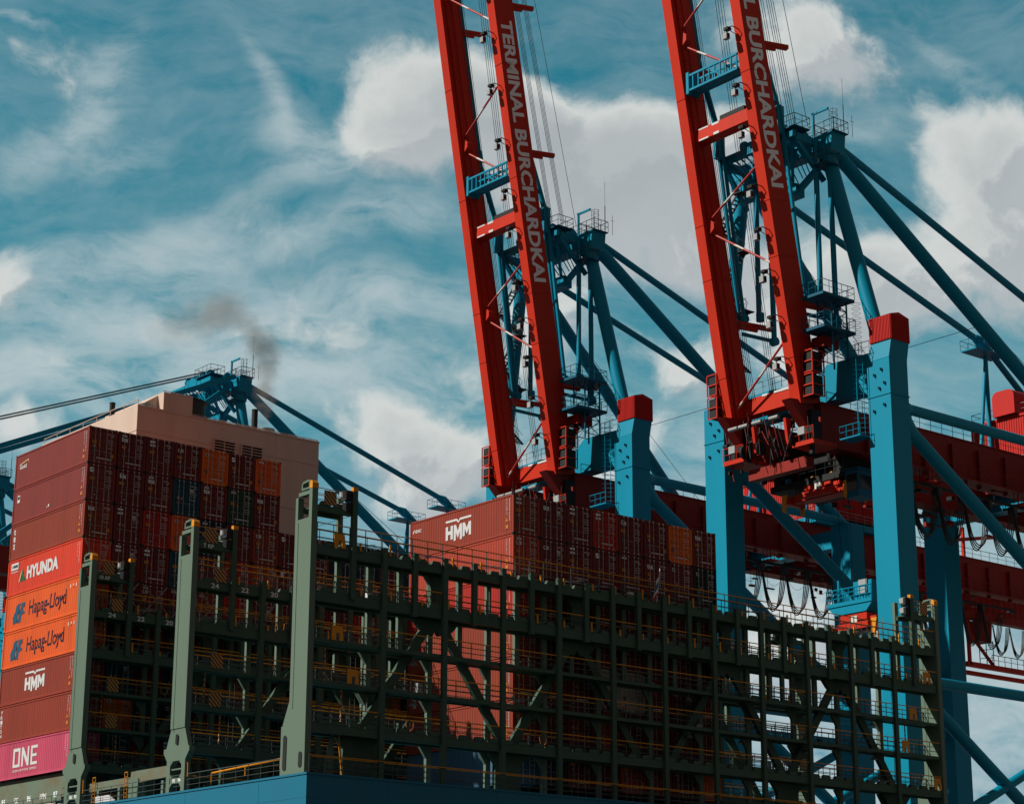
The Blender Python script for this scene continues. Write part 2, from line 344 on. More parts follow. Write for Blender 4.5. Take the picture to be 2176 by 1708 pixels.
# lashing bridges ---------------------------------------------------
def PX(k): return .62 + 2.518 * k
LV = [('A', 33.9, 34.42), ('B', 30.85, 31.5), ('C', 28.2, 28.42), ('D', 25.52, 25.76), ('E', 22.5, 23.05)]
def haunch(b, x, z, y0, y1, w=1.1, m=0):
    b.prism([(x - w * 1.25, z), (x - w * .8, z - .25), (x - w * .5, z - .9), (x + w * .5, z - .9), (x + w * .8, z - .25), (x + w * 1.25, z)], 1, y0, y1, m)
def bridge(Ya, kind):
    Yf = Ya + 1.65                                   # forward face
    lab = {3: 'lashing bridge at the stern', 2: 'second lashing bridge', 1: 'forward lashing bridge'}[kind]
    b = MB()
    for n, z0, z1 in LV:
        thick = n in 'ABE'
        b.box(.3, 61.3, Ya + .05, Ya + .35 if thick else Ya + .2, z0, z1)
        b.box(.3, 61.3, Yf - .35 if thick else Yf - .2, Yf - .05, z0, z1)
        b.box(.3, 61.3, Ya + .2, Yf - .2, z1 - .14, z1 - .06)
        if thick:                                    # foundations of the lashing eyes along the beams
            for k in range(24):
                for t in (.62, 1.82):
                    x = PX(k) + t
                    for y0, y1 in ((Ya + .02, Ya + .3), (Yf - .3, Yf - .02)):
                        b.prism([(x - .42, z1), (x - .30, z1 + .26), (x + .30, z1 + .26), (x + .42, z1)], 1, y0, y1)
    # short upper platforms by the port and starboard towers
    for x0, x1 in ((.2, 3.0), (58.4, 61.3)):
        b.box(x0, x1, Ya + .05, Ya + .35, 36.72, 37.1); b.box(x0, x1, Yf - .35, Yf - .05, 36.72, 37.1); b.box(x0, x1, Ya + .2, Yf - .2, 36.96, 37.04)
        for k in (.7, 1.8): b.prism([(x0 + k - .4, 37.1), (x0 + k - .28, 37.36), (x0 + k + .28, 37.36), (x0 + k + .4, 37.1)], 1, Ya + .02, Ya + .3)
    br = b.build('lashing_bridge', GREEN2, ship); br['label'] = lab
    # posts
    for k in range(1, 24):
        x = PX(k)
        if k in (1, 23): z0, z1 = 31.2, 38.35
        elif k % 2 == 0: z0, z1 = DK, 34.95
        else: z0, z1 = 30.7, 34.95
        b = MB(); b.box(x - .19, x + .19, Ya - .14, Ya + .12, z0, z1)
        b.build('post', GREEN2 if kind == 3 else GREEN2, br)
        if k in (1, 23):                             # forward posts, seen between the after ones
            zz0, zz1 = 31.2, 38.2
        elif k % 2 == 0: zz0, zz1 = DK, 34.6
        else: zz0, zz1 = 28.3, 34.6
        b = MB(); b.box(x - .2, x + .2, Yf - .12, Yf + .14, zz0, zz1)
        if k % 2 == 0:
            for zl in (28.2, 25.52, 22.5): b.prism([(x - .2, zl - .75), (x - .2, zl), (x - .75, zl)], 1, Yf - .1, Yf + .1)
        b.build('post', GREEN, br)
    # broad posts between the two upper beams, inverted V bracing under them, plates at the feet
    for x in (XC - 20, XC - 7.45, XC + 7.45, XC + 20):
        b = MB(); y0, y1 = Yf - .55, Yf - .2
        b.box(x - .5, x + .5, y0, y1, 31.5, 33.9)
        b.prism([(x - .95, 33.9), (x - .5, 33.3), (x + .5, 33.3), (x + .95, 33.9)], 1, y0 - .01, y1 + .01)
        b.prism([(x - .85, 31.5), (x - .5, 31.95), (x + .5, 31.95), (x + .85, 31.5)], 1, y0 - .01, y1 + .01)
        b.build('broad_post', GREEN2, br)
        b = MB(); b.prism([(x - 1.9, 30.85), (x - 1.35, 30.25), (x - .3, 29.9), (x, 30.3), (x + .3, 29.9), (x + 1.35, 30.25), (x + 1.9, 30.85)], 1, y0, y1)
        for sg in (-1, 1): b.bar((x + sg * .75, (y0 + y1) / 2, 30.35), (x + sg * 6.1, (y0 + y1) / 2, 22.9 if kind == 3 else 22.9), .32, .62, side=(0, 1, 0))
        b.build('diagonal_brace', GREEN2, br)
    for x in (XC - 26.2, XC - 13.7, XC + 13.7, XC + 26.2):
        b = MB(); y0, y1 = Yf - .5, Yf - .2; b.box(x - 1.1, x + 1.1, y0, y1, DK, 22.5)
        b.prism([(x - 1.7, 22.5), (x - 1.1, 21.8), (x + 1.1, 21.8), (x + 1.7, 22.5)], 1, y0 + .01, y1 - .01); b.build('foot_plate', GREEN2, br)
    # outer towers
    for sd, (x0, x1) in ((-1, (-.25, .2)), (1, (61.35, 61.8))):
        b = MB(); ya, yf = Ya - .1, Yf + .12; ym = (ya + yf) / 2
        zb = 24.2 if kind < 3 else 23.4
        b.box(x0, x1, ya, yf, zb, 36.2)
        xa = x0 if sd < 0 else x1
        b.box(x0, x1, ya, ya + .34, 36.2, 38.1); b.box(x0, x1, yf - .28, yf, 36.2, 37.7); b.box(x0 + .02, x1 - .02, ya + .34, yf - .28, 37.75, 38.0)
        b.box(x0, x1, ya + .3, ya + 1.25, 38.1, 38.22); b.box(x0, x1, ya + .3, ya + .42, 38.22, 38.6); b.box(x0, x1, ya + 1.13, ya + 1.25, 38.22, 38.5); b.prism([(ya + .3, 38.6), (ya + .42, 38.72), (ya + 1.1, 38.66), (ya + 1.25, 38.5)], 0, x0, x1)
        for y in (ya + .34,): b.box(x0 - .03, x0, yf - .4, yf - .36, 24, 36)
        if kind < 3:
            # flared foot with an oval hole, then a legged frame down to the deck
            b.prism([(ya, 24.2), (ya, 24.1), (ya - .5, 22.9), (yf + .5, 22.9), (yf, 24.1), (yf, 24.2)], 0, x0 + .06, x1 - .06)
            b.prism([(ya - .72, 22.9), (ya - .72, 22.6), (ya - .22, 22.0), (yf + .22, 22.0), (yf + .72, 22.6), (yf + .72, 22.9)], 0, x0, x1)
            for yy0, yy1 in ((ya - .25, ya + .2), (yf - .2, yf + .25)): b.box(x0, x1, yy0, yy1, DK, 22.0)
            b.box(x0 + .05, x1 - .05, ya + .2, yf - .2, 20.5, 20.85); b.box(x0 + .1, x1 - .1, ya + .2, yf - .2, 21.4, 21.5)
            for yy, sg in ((ya + .2, 1), (yf - .2, -1)): b.prism([(yy, 22.0), (yy + sg * .35, 22.0), (yy, 21.7)], 0, x0 + .01, x1 - .01); b.prism([(yy, 20.5), (yy + sg * .3, 20.5), (yy, 20.2)], 0, x0 + .01, x1 - .01); b.prism([(yy, 20.85), (yy + sg * .3, 20.85), (yy, 21.15)], 0, x0 + .01, x1 - .01)
        else:
            b.box(x0, x1, ya, yf, DK, 23.4)
            b.prism([(yf, 24.6), (yf + .7, 23.1), (yf + .7, 23.0), (yf, 23.0)], 0, x0 + .02, x1 - .02)
            b.box(x0 + .01, x1 - .01, yf, yf + .85, DK, 23.0)
        tw = b.build('tower', GREEN, br)
        b = MB()
        xo = x0 - .012 if sd < 0 else x1 + .012
        cy, cz, ry, rz = (ym, 23.45, .15, .36) if kind < 3 else (ya + .45, 20.75, .2, .5)
        for (cy, cz, ry, rz) in ([(ym, 23.45, .15, .36)] if kind < 3 else [(ya + .45, 20.75, .2, .5), (yf + .35, 21.3, .2, 1.1)]):
            pts = [(cy + ry * math.cos(t * PI / 8), cz + (rz - ry) * (1 if math.sin(t * PI / 8) > 0 else -1) + ry * math.sin(t * PI / 8)) for t in range(16)]
            b.prism(pts, 0, min(xo, xo + .02 * sd), max(xo, xo + .02 * sd))
        b.build('manhole', DARK, tw)
        b = MB(); b.box(x0 - .02, x1 + .02, ya - .02, ya + .28, 38.1, 38.45); b.prism([(ya - .02, 38.45), (ya + .28, 38.45), (ya + .28, 38.62), (ya + .12, 38.62)], 0, x0, x1); b.build('yellow_cap', YEL, tw)
        # floodlights between the tower and its inner post
        xi = PX(1) if sd < 0 else PX(23)
        b = MB()
        for z in (37.75, 36.95):
            b.box(xi - .62, xi - .2, Ya - .05, Ya + .45, z - .02, z + .62, 1); b.prism([(xi - .64, z), (xi - .95, z + .1), (xi - .95, z + .5), (xi - .64, z + .62)], 1, Ya, Ya + .4, 0)
        b.build('floodlight', [LAMPG, DARK], br)
        b = MB(); b.box(xi - .2, xi + .2, Ya - .16, Ya + .14, 38.35, 38.62); b.build('yellow_cap', YEL, br)
    # railings
    for n, z0, z1 in LV + [('dk', 0, DK)]:
        for y in ((Ya + .02, Yf - .02) if n != 'dk' else (Ya + .02,)):
            b = MB(); b.rail([(.3, y, z1), (61.3, y, z1)], 1.08 if n not in 'A' else 1.5, 3, 1.26, .032, 0, 1)
            b.build('handrail', [YEL, DGALV], br)
    for x0, x1 in ((.2, 3.1), (58.5, 61.3)):
        b = MB(); b.rail([(x0, Ya + .02, 37.1), (x1, Ya + .02, 37.1)], 1.1, 3, .9, .024, 0, 1); b.rail([(x0, Yf - .02, 37.1), (x1, Yf - .02, 37.1)], 1.1, 3, .9, .024, 0, 1); b.build('handrail', [YEL, DGALV], br)
    # striped flaps, yellow cutout plates, ladders, twisted cables
    R = random.Random(kind)
    for x in (.75, 59.6):
        for z in ((37.1, 34.42, 28.42, 25.76) if kind < 3 else (37.1,)):
            b = MB(); b.box(x + (.9 if z < 37 else 0), x + .95 + (.9 if z < 37 else 0), Ya - .03, Ya + .01, z + .05, z + 1.0); b.build('striped_gate', HAZ, br)
    for x, z in ((1.6, 34.42), (1.6, 28.42), (2.9, 25.76), (57.7, 28.42), (56.6, 25.76), (59.6, 31.5), (60.3, 23.05)):
        if kind == 3:
            b = MB(); b.prism([(x, z + .02), (x, z + .95), (x + .8, z + .95), (x + .9, z + .3), (x + .9, z + .02), (x + .62, z + .02), (x + .62, z + .5), (x + .35, z + .5), (x + .35, z + .02)], 1, Ya - .05, Ya); b.build('yellow_plate', YEL, br)
    for x, z0, z1 in ((1.6, 31.5, 34.0), (1.7, 25.8, 28.3), (3.05, 22.6, 25.5), (58.0, 25.8, 28.3), (57.2, 22.6, 25.5)):
        b = MB(); b.tube((x, Ya + .8, z0), (x, Ya + .8, z1), .06, 6); b.build('twisted_cable', POLEM, br)
    for x, z0, z1 in ((.9, 31.5, 37), (4.3, 22.9, 28.3), (34.3, 22.9, 28.3), (57.4, 23, 34), (46, 23, 31)):
        b = MB()
        for s_ in (-.2, .2): b.tube((x + s_, Yf - .3, z0), (x + s_, Yf - .3, z1), .025, 5)
        for i in range(int((z1 - z0) / .3)): b.tube((x - .2, Yf - .3, z0 + .3 * i), (x + .2, Yf - .3, z0 + .3 * i), .015, 4)
        b.build('ladder', DGALV, br)
    # lashing rods stowed on the beams
    b = MB()
    for k in range(1, 23):
        if R.random() < .6:
            x = PX(k) + R.uniform(0, .6)
            for q in range(3): b.tube((x, Ya - .02 + .05 * q, 34.75 + .05 * q), (x + R.uniform(1.4, 2.1), Ya - .02, 34.85 + R.uniform(-.05, .25)), .02, 4)
            if R.random() < .5:
                b.tube((x, Ya + .1, 31.9), (x + 1.6, Ya, 31.9 + R.uniform(-.1, .2)), .02, 4)
    b.build('lashing_rods', GALV, br)['kind'] = 'stuff'
    for k in range(1, 24):
        for z in (34.45, 31.5):
            b = MB(); x = PX(k) + R.uniform(-.3, .3); b.box(x + .5, x + .62, Ya - .06, Ya + .02, z + .02, z + .62 * R.uniform(.6, 1.3)); b.build('yellow_lever', YEL, br)
    for k in (3, 8, 13, 18, 21):
        for z in (28.2, 25.52):
            b = MB(); x = PX(k) + .6; b.tube((x, Ya + .8, z), (x, Ya + .8, z - .28), .03, 5); b.tube((x, Ya + .8, z - .28), (x, Ya + .8, z - .5), .1, 8, r2=.3); b.build('pendant_lamp', GALV, br)
    # boxes, hoses and fittings that hang about the walkways
    for q in range(26):
        n, z0, z1 = LV[R.randrange(5)]; x = R.uniform(2, 59); b = MB()
        kq = R.randrange(4); y = R.choice([Ya + .4, Yf - .5])
        if kq == 0: b.box(x, x + R.uniform(.3, .6), y, y + .25, z1 + .05, z1 + R.uniform(.4, .9)); b.build('junction_box', R.choice([GREEN2, GALV, WHITE]), br)
        elif kq == 1:
            b.path([(x, y, z1 + .9), (x + .1, y, z1 + .45), (x + .35, y, z1 + .3), (x + .6, y, z1 + .5), (x + .65, y, z1 + .95)], .03, 5); b.build('hose', R.choice([YEL, DARK, STKP]), br)
        elif kq == 2: b.tube((x, Yf - .25, z1), (x, Yf - .25, z1 + 2.3), .03, 5); b.build('pipe', R.choice([GALV, GREEN]), br)
        else:
            for i in range(4): b.bar((x, Ya + .2 + .06 * i, z1 + .3), (x + R.uniform(.8, 1.6), Ya + .2 + .06 * i, z1 + R.uniform(.2, .5)), .04, .04)
            b.build('turnbuckles', GALV, br)
    # row numbers
    if kind < 3:
        b = MB()
        nums = [(1.75 + 2.455 * i, str(24 - 2 * i)) for i in range(12)] + [(61.6 - 1.9 - 2.5 * i, str(23 - 2 * i)) for i in range(12)]
        for x, s_ in nums:
            w = .62 * len(s_) / 2 + (.0 if '1' not in s_ else -.08); put_text(b, s_, (x - w / 2, Ya - .0 + .042, 34.0), (1, 0, 0), (0, 0, 1), w, .34, .01)
        put_text(b, 'T RP' if kind == 2 else '10 AP', (.65 if kind == 2 else .55, Ya + .042, 36.76), (1, 0, 0), (0, 0, 1), .85, .3, .01)
        put_text(b, 'TR S', (58.9, Ya + .042, 36.76), (1, 0, 0), (0, 0, 1), .8, .3, .01)
        b.build('row_numbers', LETTER, br)
        b = MB(); t = ('90', '94') if kind == 2 else ('86', '90')
        put_text(b, t[0], (-.25 + .035, Yf - .3 - .1, 20.55), (0, -1, 0), (0, 0, 1), .36, .26, .01); put_text(b, t[1], (-.25 + .035, Yf - 1.0 - .1, 20.55), (0, -1, 0), (0, 0, 1), .36, .26, .01)
        b.build('frame_numbers', LETTER, br)
        b = MB()
        for y in (Ya - .5, Yf + .45):
            sg = -1 if y < Ya else 1
            b.path([(-.1, y - sg * .25, 21.75), (-.1, y, 21.75), (-.1, y + sg * .02, 20.9), (-.1, y - sg * .2, 20.85)], .03, 6)
        b.build('grab_rail', YEL, br)
    return br
BR = [bridge(-2.05, 1), bridge(-16.5, 2), bridge(-31.05, 3)]
# lashing rods crossed over the second tier of doors
b = MB()
for k, (x0, x1) in enumerate([(.1, 2.4), (2.7, 5.0), (5.2, 7.5), (7.7, 10.0), (10.3, 12.5), (15.4, 17.5)]):
    zt = (40.2 if k < 1 else 37.3)
    b.tube((x0, -.1, zt), (x1, -.55, 34.9), .02, 4); b.tube((x1, -.1, zt), (x0, -.55, 34.9), .02, 4)
    b.tube((x0 + .1, -.1, zt), (x1 + .1, -.55, 34.9), .02, 4); b.tube((x1 - .1, -.1, zt), (x0 - .1, -.55, 34.9), .02, 4)
b.build('crossed_lashing_rods', GALV, ship)

# side deck: coaming beam, rail, locker
b = MB(); b.box(.35, .7, -14.6, -8.6, 21.25, 21.9); b.box(.35, .7, -8.6, 1.5, 20.95, 21.55); b.prism([(-14.6, 21.9), (-9.3, 21.9), (-8.3, 21.0), (-14.6, 21.2)], 0, .3, .34); b.build('coaming_beam', RUSTY, ship)
b = MB(); b.box(.35, .7, 1.5, 14, 20.7, 21.6); b.box(.4, 60, 1, 12.2, 21.6, 22.75); b.build('hatch_coaming', RUSTY, ship)
b = MB()
for s_, y in (('85', 11.2), ('CC', 9.1), ('86', 7.0), ('10N', 4.9), ('87', 2.8)): put_text(b, s_, (.345, y, 21.0), (0, -1, 0), (0, 0, 1), .62 if len(s_) < 3 else .95, .42, .01)
b.build('frame_numbers', LETTER, ship)
b = MB(); b.rail([(-.1, -29.0, DK + .03), (-.1, 20, DK + .03)], 1.1, 3, 1.5, .022); b.build('deck_rail', DGALV, ship)
b = MB(); b.rail([(-.05, -28.2, DK + .5), (-.05, -20, DK + .3)], .62, 1, 4, .05); b.build('handrail', YEL, ship)
b = MB(); b.rail([(0, -31.3, DK + .03), (61.5, -31.3, DK + .03)], 1.1, 3, 1.7, .024, 0, 1); b.build('stern_rail', [YEL, DGALV], ship)
b = MB(); b.box(.2, .9, -9.9, -8.6, DK, 21.3); b.prism([(-9.9, 21.3), (-9.75, 21.42), (-8.75, 21.42), (-8.6, 21.3)], 0, .2, .9); b.build('deck_locker', GREEN, ship)
for y in (-13.2, -7.2, -4.2, .4, 2.3):
    b = MB(); b.box(.3, .48, y, y + .3, DK, 20.95); b.build('stanchion', GREEN, ship)
for y in (-8.2, -3.6):
    b = MB()
    for s_ in (-.2, .2): b.tube((.2, y + s_, DK), (.2, y + s_, 21.9), .028, 5)
    for i in range(7): b.tube((.2, y - .2, DK + .28 * i), (.2, y + .2, DK + .28 * i), .02, 4)
    b.tube((.2, y - .2, 21.9), (.2, y + .2, 21.9), .03, 5); b.build('ladder', YEL, ship)
b = MB()
for i in range(5): b.tube((.1, -7 + .2 * i, DK + .16 + .09 * i), (.1, -4.2, DK + .2 + .08 * i), .07, 8)
b.build('stowed_bars', WHITE, ship)
# steep steps by the stern tower, hatch cover stanchions
b = MB(); b.prism([(2.0, DK), (2.55, 22.9), (2.75, 22.9), (2.75, DK)], 1, -30.0, -29.85); b.build('triangular_bracket', GREEN, ship)
b = MB(); b.path([(2.95, -30.2, 22.6), (3.35, -30.2, DK)], .05); b.path([(3.2, -29.8, 22.6), (3.6, -29.8, DK)], .05)
for i in range(9): b.tube((2.98 + .045 * i, -30.2, 22.4 - .3 * i), (3.22 + .045 * i, -29.8, 22.4 - .3 * i), .02, 4)
b.build('steps', YEL, ship)
# small flagpole on the stern bridge
fp = MB(); fp.tube((30.0, -31.2, 34.4), (30.25, -31.35, 36.9), .035, 6); pole = fp.build('flagstaff', WHITE, ship)
b = MB()
for i in range(5):
    t = i / 4; b.add([(30.12 - .02 * i, -31.33, 36.3 - .28 * i), (29.8 - .10 * i + .05 * (i % 2), -31.38 - .04 * (i % 2), 35.9 - .33 * i), (29.8 - .10 * (i + 1) + .05 * ((i + 1) % 2), -31.38 - .04 * ((i + 1) % 2), 35.9 - .33 * (i + 1)), (30.12 - .02 * (i + 1), -31.33, 36.3 - .28 * (i + 1))], [(0, 1, 2, 3)], [0, 1, 1, 0, 2][i])
b.build('flag', [WHITE, mat('flag_blue', (.03, .15, .3)), mat('flag_red', (.4, .05, .04))], pole)

# ------------------------------------------------------------------ containers
CW, CL, CH = 2.438, 12.192, 2.896
def cont_body():
    b = MB(); pw = .16
    for x0, x1 in ((0, pw), (CW - pw, CW)):
        for y0, y1 in ((0, pw), (CL - pw, CL)): b.box(x0, x1, y0, y1, .12, CH - .12)
        b.box(x0 if x0 == 0 else CW - .06, .06 if x0 == 0 else CW, pw, CL - pw, CH - .14, CH - .03)
        b.box(x0 if x0 == 0 else CW - .1, .1 if x0 == 0 else CW, pw, CL - pw, .02, .19)
    b.box(pw, CW - pw, 0.01, .14, CH - .16, CH - .02); b.box(pw, CW - pw, .01, .14, .02, .17)
    b.box(.05, CW - .05, CL - .05, CL - .01, .02, CH - .02); b.box(.05, CW - .05, .05, CL - .05, CH - .05, CH - .03); b.box(.1, CW - .1, .1, CL - .1, .1, .16)
    # corrugated side sheets
    n = 42; pitch = (CL - 2 * pw) / n
    for side in (0, 1):
        vs = []; xo, xi = ((.022, .062) if side == 0 else (CW - .022, CW - .062))
        for i in range(n):
            y = pw + i * pitch
            for t, x in ((0, xi), (.25, xi), (.5, xo), (.75, xo)): vs.append((x, y + t * pitch))
        vs.append((xi, CL - pw)); k = len(b.v)
        for x, y in vs: b.v.append((x, y, .19)); b.v.append((x, y, CH - .14))
        for i in range(len(vs) - 1): q = k + 2 * i; b.face([q, q + 2, q + 3, q + 1])
    # corner castings
    for x0, x1 in ((-.004, .17), (CW - .17, CW + .004)):
        for y0, y1 in ((-.006, .172), (CL - .172, CL + .006)):
            for z0, z1 in ((0, .118), (CH - .118, CH)): b.box(x0, x1, y0, y1, z0, z1, 1)
    return b
def leaf(x0, x1):
    b = MB(); zs = [.2]; y0, y1 = .035, .075; n = 5; h = (CH - .2 - .2) / n; prof = []
    for i in range(n):
        z = .2 + i * h; prof += [(z, y0), (z + h * .42, y0), (z + h * .5, y1), (z + h * .92, y1)]
    prof.append((CH - .2, y0)); k = len(b.v)
    for z, y in prof: b.v.append((x0, y, z)); b.v.append((x1, y, z))
    for i in range(len(prof) - 1): q = k + 2 * i; b.face([q, q + 1, q + 3, q + 2])
    for x in (x0, x1 - .05): b.box(x, x + .05, .015, .09, .18, CH - .18)
    b.box(x0 + .05, x1 - .05, .015, .09, .18, .22); b.box(x0 + .05, x1 - .05, .015, .09, CH - .22, CH - .18)
    return b
def rod(x):
    b = MB(); b.tube((x, -.03, .1), (x, -.03, CH - .1), .021, 6)
    for z in (.13, CH - .13): b.box(x - .05, x + .05, -.045, .01, z - .05, z + .05)
    for z in (.7, 1.45, 2.2): b.box(x - .035, x + .035, -.05, .03, z - .02, z + .02)
    b.bar((x, -.06, 1.0), (x + (.26 if x < 1.2 else -.26), -.06, .98), .012, .02); return b
def dashes(b, R, x0, x1, z, h=.055, m=0):
    x = x0
    while x < x1 - .03:
        w = R.uniform(.03, .09); b.box(x, min(x + w, x1), .0, .012, z, z + h, m); x += w + R.uniform(.015, .04)
def marks(v):
    R = random.Random(100 + v); b = MB()
    xr = 1.62
    dashes(b, R, xr, 2.15, 2.42, .07); dashes(b, R, 1.85, 2.15, 2.28, .06)
    for i in range(R.randint(4, 6)): dashes(b, R, xr, 2.12, 1.95 - .17 * i - (.12 if i > 2 else 0), .045)
    xl = .3
    if v in (0, 3):
        b.box(xl, xl + .36, 0, .012, 1.55, 1.8, 1); b.prism([(xl + .5, 1.5), (xl + .74, 1.5), (xl + .62, 1.74)], 1, 0, .012, 1)
    if v in (1, 4): b.box(xl - .05, xl + .38, 0, .012, 1.6, 1.82, 1)
    if v in (2, 4): b.box(xl, xl + .3, 0, .012, 2.25, 2.5, 0); b.box(xl + .05, xl + .25, -.004, 0, 2.3, 2.44, 3)
    if v in (2, 5): b.prism([(xl + .38, 1.25), (xl + .6, 1.25), (xl + .49, 1.47)], 1, 0, .012, 1)
    if v == 0: b.box(xl, xl + .44, 0, .012, 2.5, 2.66, 0)
    if v == 3: b.box(1.95, 2.2, 0, .012, .6, .9, 1)
    if v == 5: b.box(1.55, 1.85, 0, .012, 1.9, 2.2, 0); b.prism([(1.62, 2.0), (1.78, 2.0), (1.70, 2.12)], 1, -.004, 0, 3)
    b.box(xl + .02, xl + .24, 0, .012, .85, 1.1, 2)
    b.box(R.choice([.7, 1.9]), R.choice([.8, 2.05]), 0, .012, .42, .5, 0)
    if v % 2: b.tube((xl + .2, .006, 1.36), (xl + .2, -.004, 1.36), .09, 10, 0)
    return b
PALE = mat('faded_white_marking', (.75, .70, .68), .6, dirt=.4)
STK = mat('orange_sticker', (.60, .23, .03), .6, dirt=.3)
PLATE = mat('dull_plate', (.13, .13, .12), .6)
INK = mat('dark_ink', (.03, .06, .10), .6)
CBOD = cont_body().build('body', [WHITE, DARK]).data; CD1 = leaf(.17, CW / 2 - .01).build('door', WHITE).data; CD2 = leaf(CW / 2 + .01, CW - .17).build('door', WHITE).data
RODM = mat('lock_rod_steel', (.56, .52, .50), .5, dirt=.3)
CR = [rod(x).build('lock_rod', RODM).data for x in (.52, .93, 1.52, 1.93)]
CM = [marks(v).build('door_marking', [PALE, STK, PLATE, INK]).data for v in range(6)]
def logo_mesh(kind):
    b = MB()
    if kind == 'tex': put_text(b, 'tex', (.26, -.004, 2.1), (1, 0, 0), (0, 0, 1), .58, .36, .02)
    elif kind == 'cai':
        put_text(b, 'C', (.27, -.004, 2.14), (1, 0, 0), (0, 0, 1), .15, .26, .02); poly_on(b, [(.43, 2.14), (.48, 2.14), (.6, 2.34), (.6, 2.14), (.64, 2.14), (.64, 2.4), (.57, 2.4)], (0, -.004, 0), (1, 0, 0), (0, 0, 1)); b.box(.68, .73, -.006, -.003, 2.14, 2.4)
    elif kind == 'hmm':
        put_text(b, 'HMM', (.27, -.004, 2.16), (1, 0, 0), (0, 0, 1), .46, .19, .04); b.box(.27, .72, -.006, -.003, 2.5, 2.62)
    elif kind == 'blu': b.box(.24, .52, -.008, 0, 2.2, 2.55); b.add([(.26, -.012, 2.28), (.50, -.012, 2.42), (.50, -.012, 2.5), (.26, -.012, 2.36)], [(0, 1, 2, 3)], 1)
    return b.build('lettering', [LETTER, mat('sticker_blue', (.03, .16, .26))]).data
LG = {k: logo_mesh(k) for k in ('tex', 'cai', 'hmm', 'blu')}
for o in [o for o in C.objects if o.parent is None and o.type == 'MESH' and o.name.split('.')[0] in ('body', 'door', 'lock_rod', 'door_marking', 'lettering')]: bpy.data.objects.remove(o)
def cmat(name, col):
    n = 'container_' + name
    return mat(n, col, .55, dirt=.5, dscale=.8, streak=True, col2=(col[0] * .62 + .012, col[1] * .62 + .008, col[2] * .62 + .006), bump=.15, bscale=1.2, rust=.75)
COL = {'maroon': cmat('maroon', (.19, .028, .022)), 'dark maroon': cmat('dark_maroon', (.14, .018, .02)), 'brick red': cmat('brick_red', (.31, .055, .030)), 'red': cmat('red', (.46, .03, .022)),
       'orange': cmat('orange', (.88, .135, .026)), 'burnt orange': cmat('burnt_orange', (.85, .15, .012)), 'teal': cmat('teal', (.012, .072, .105)), 'dark green': cmat('dark_green', (.03, .072, .052)),
       'navy blue': cmat('navy_blue', (.012, .032, .065)), 'red-orange': cmat('red_orange', (.78, .062, .028)), 'brown red': cmat('brown_red', (.33, .055, .032)), 'pink': cmat('pink', (.66, .095, .18)), 'dusty maroon': cmat('dusty_maroon', (.27, .046, .040)),
       'pinkish red': cmat('pinkish_red', (.46, .068, .040)), 'off-white': cmat('off_white', (.5, .48, .44)), 'dull blue': cmat('dull_blue', (.07, .16, .25)), 'rusty orange': cmat('rusty_orange', (.45, .08, .02)), 'black': cmat('black', (.02, .022, .025))}
def sec_mat(mn):
    return mn
def child(name, data, mt, root, slots=0):
    o = bpy.data.objects.new(name, data); C.objects.link(o); o.parent = root
    if mt is not None:
        o.material_slots[0].link = 'OBJECT'; o.material_slots[0].material = mt
    return o
def container(x, y, z, col, logo, var, label, group):
    root = thing('shipping_container', label, 'shipping container', (x, y, z), group)
    m = COL[col]
    child('body', CBOD, m, root); child('door', CD1, m, root); child('door', CD2, m, root)
    for d in CR: child('lock_rod', d, None, root)
    child('door_marking', CM[var], None, root)
    if logo: child('lettering', LG[logo], None, root)
    return root
ORD = ['first', 'second', 'third', 'fourth', 'fifth', 'sixth', 'seventh', 'eighth', 'ninth', 'tenth', 'eleventh', 'twelfth', 'thirteenth']
TIER = ['top', 'second', 'third', 'fourth', 'fifth', 'sixth', 'seventh', 'eighth', 'ninth']
LN = {'tex': ' with serif lettering', 'cai': ' with angular lettering', 'hmm': ' with block lettering', 'blu': ' with blue emblem', None: ''}
HP = 2.91
A_TOP = [['maroon', 'maroon tex', 'maroon hmm', 'maroon cai', 'burnt orange', 'maroon blu', 'orange'],
         ['maroon blu', 'maroon tex', 'maroon tex', 'teal', 'maroon tex', 'dark green', 'maroon tex'],
         ['maroon tex', 'maroon hmm', 'red', 'orange', 'navy blue', 'maroon', 'brick red cai', 'maroon blu', 'maroon', 'navy blue', 'navy blue', 'maroon', 'navy blue'],
         ['rusty orange', 'maroon hmm', 'maroon hmm', 'teal', 'maroon', 'red', 'rusty orange', 'maroon blu', 'maroon', 'navy blue', 'maroon', 'maroon', 'maroon'],
         ['rusty orange', 'dark maroon cai', 'maroon cai', 'dark maroon', 'brick red', 'red', 'maroon', 'maroon', 'maroon', 'maroon', 'red', 'maroon', 'maroon']]
RC = random.Random(11)
cols = ['maroon', 'dark maroon', 'maroon', 'brick red', 'dark maroon', 'rusty orange', 'maroon', 'teal', 'dark maroon', 'navy blue', 'dark green', 'burnt orange']
A_ports = ['dusty maroon', 'dusty maroon', 'brick red', 'red-orange', 'orange', 'orange', 'brown red', 'brown red', 'pink']
acont = {}
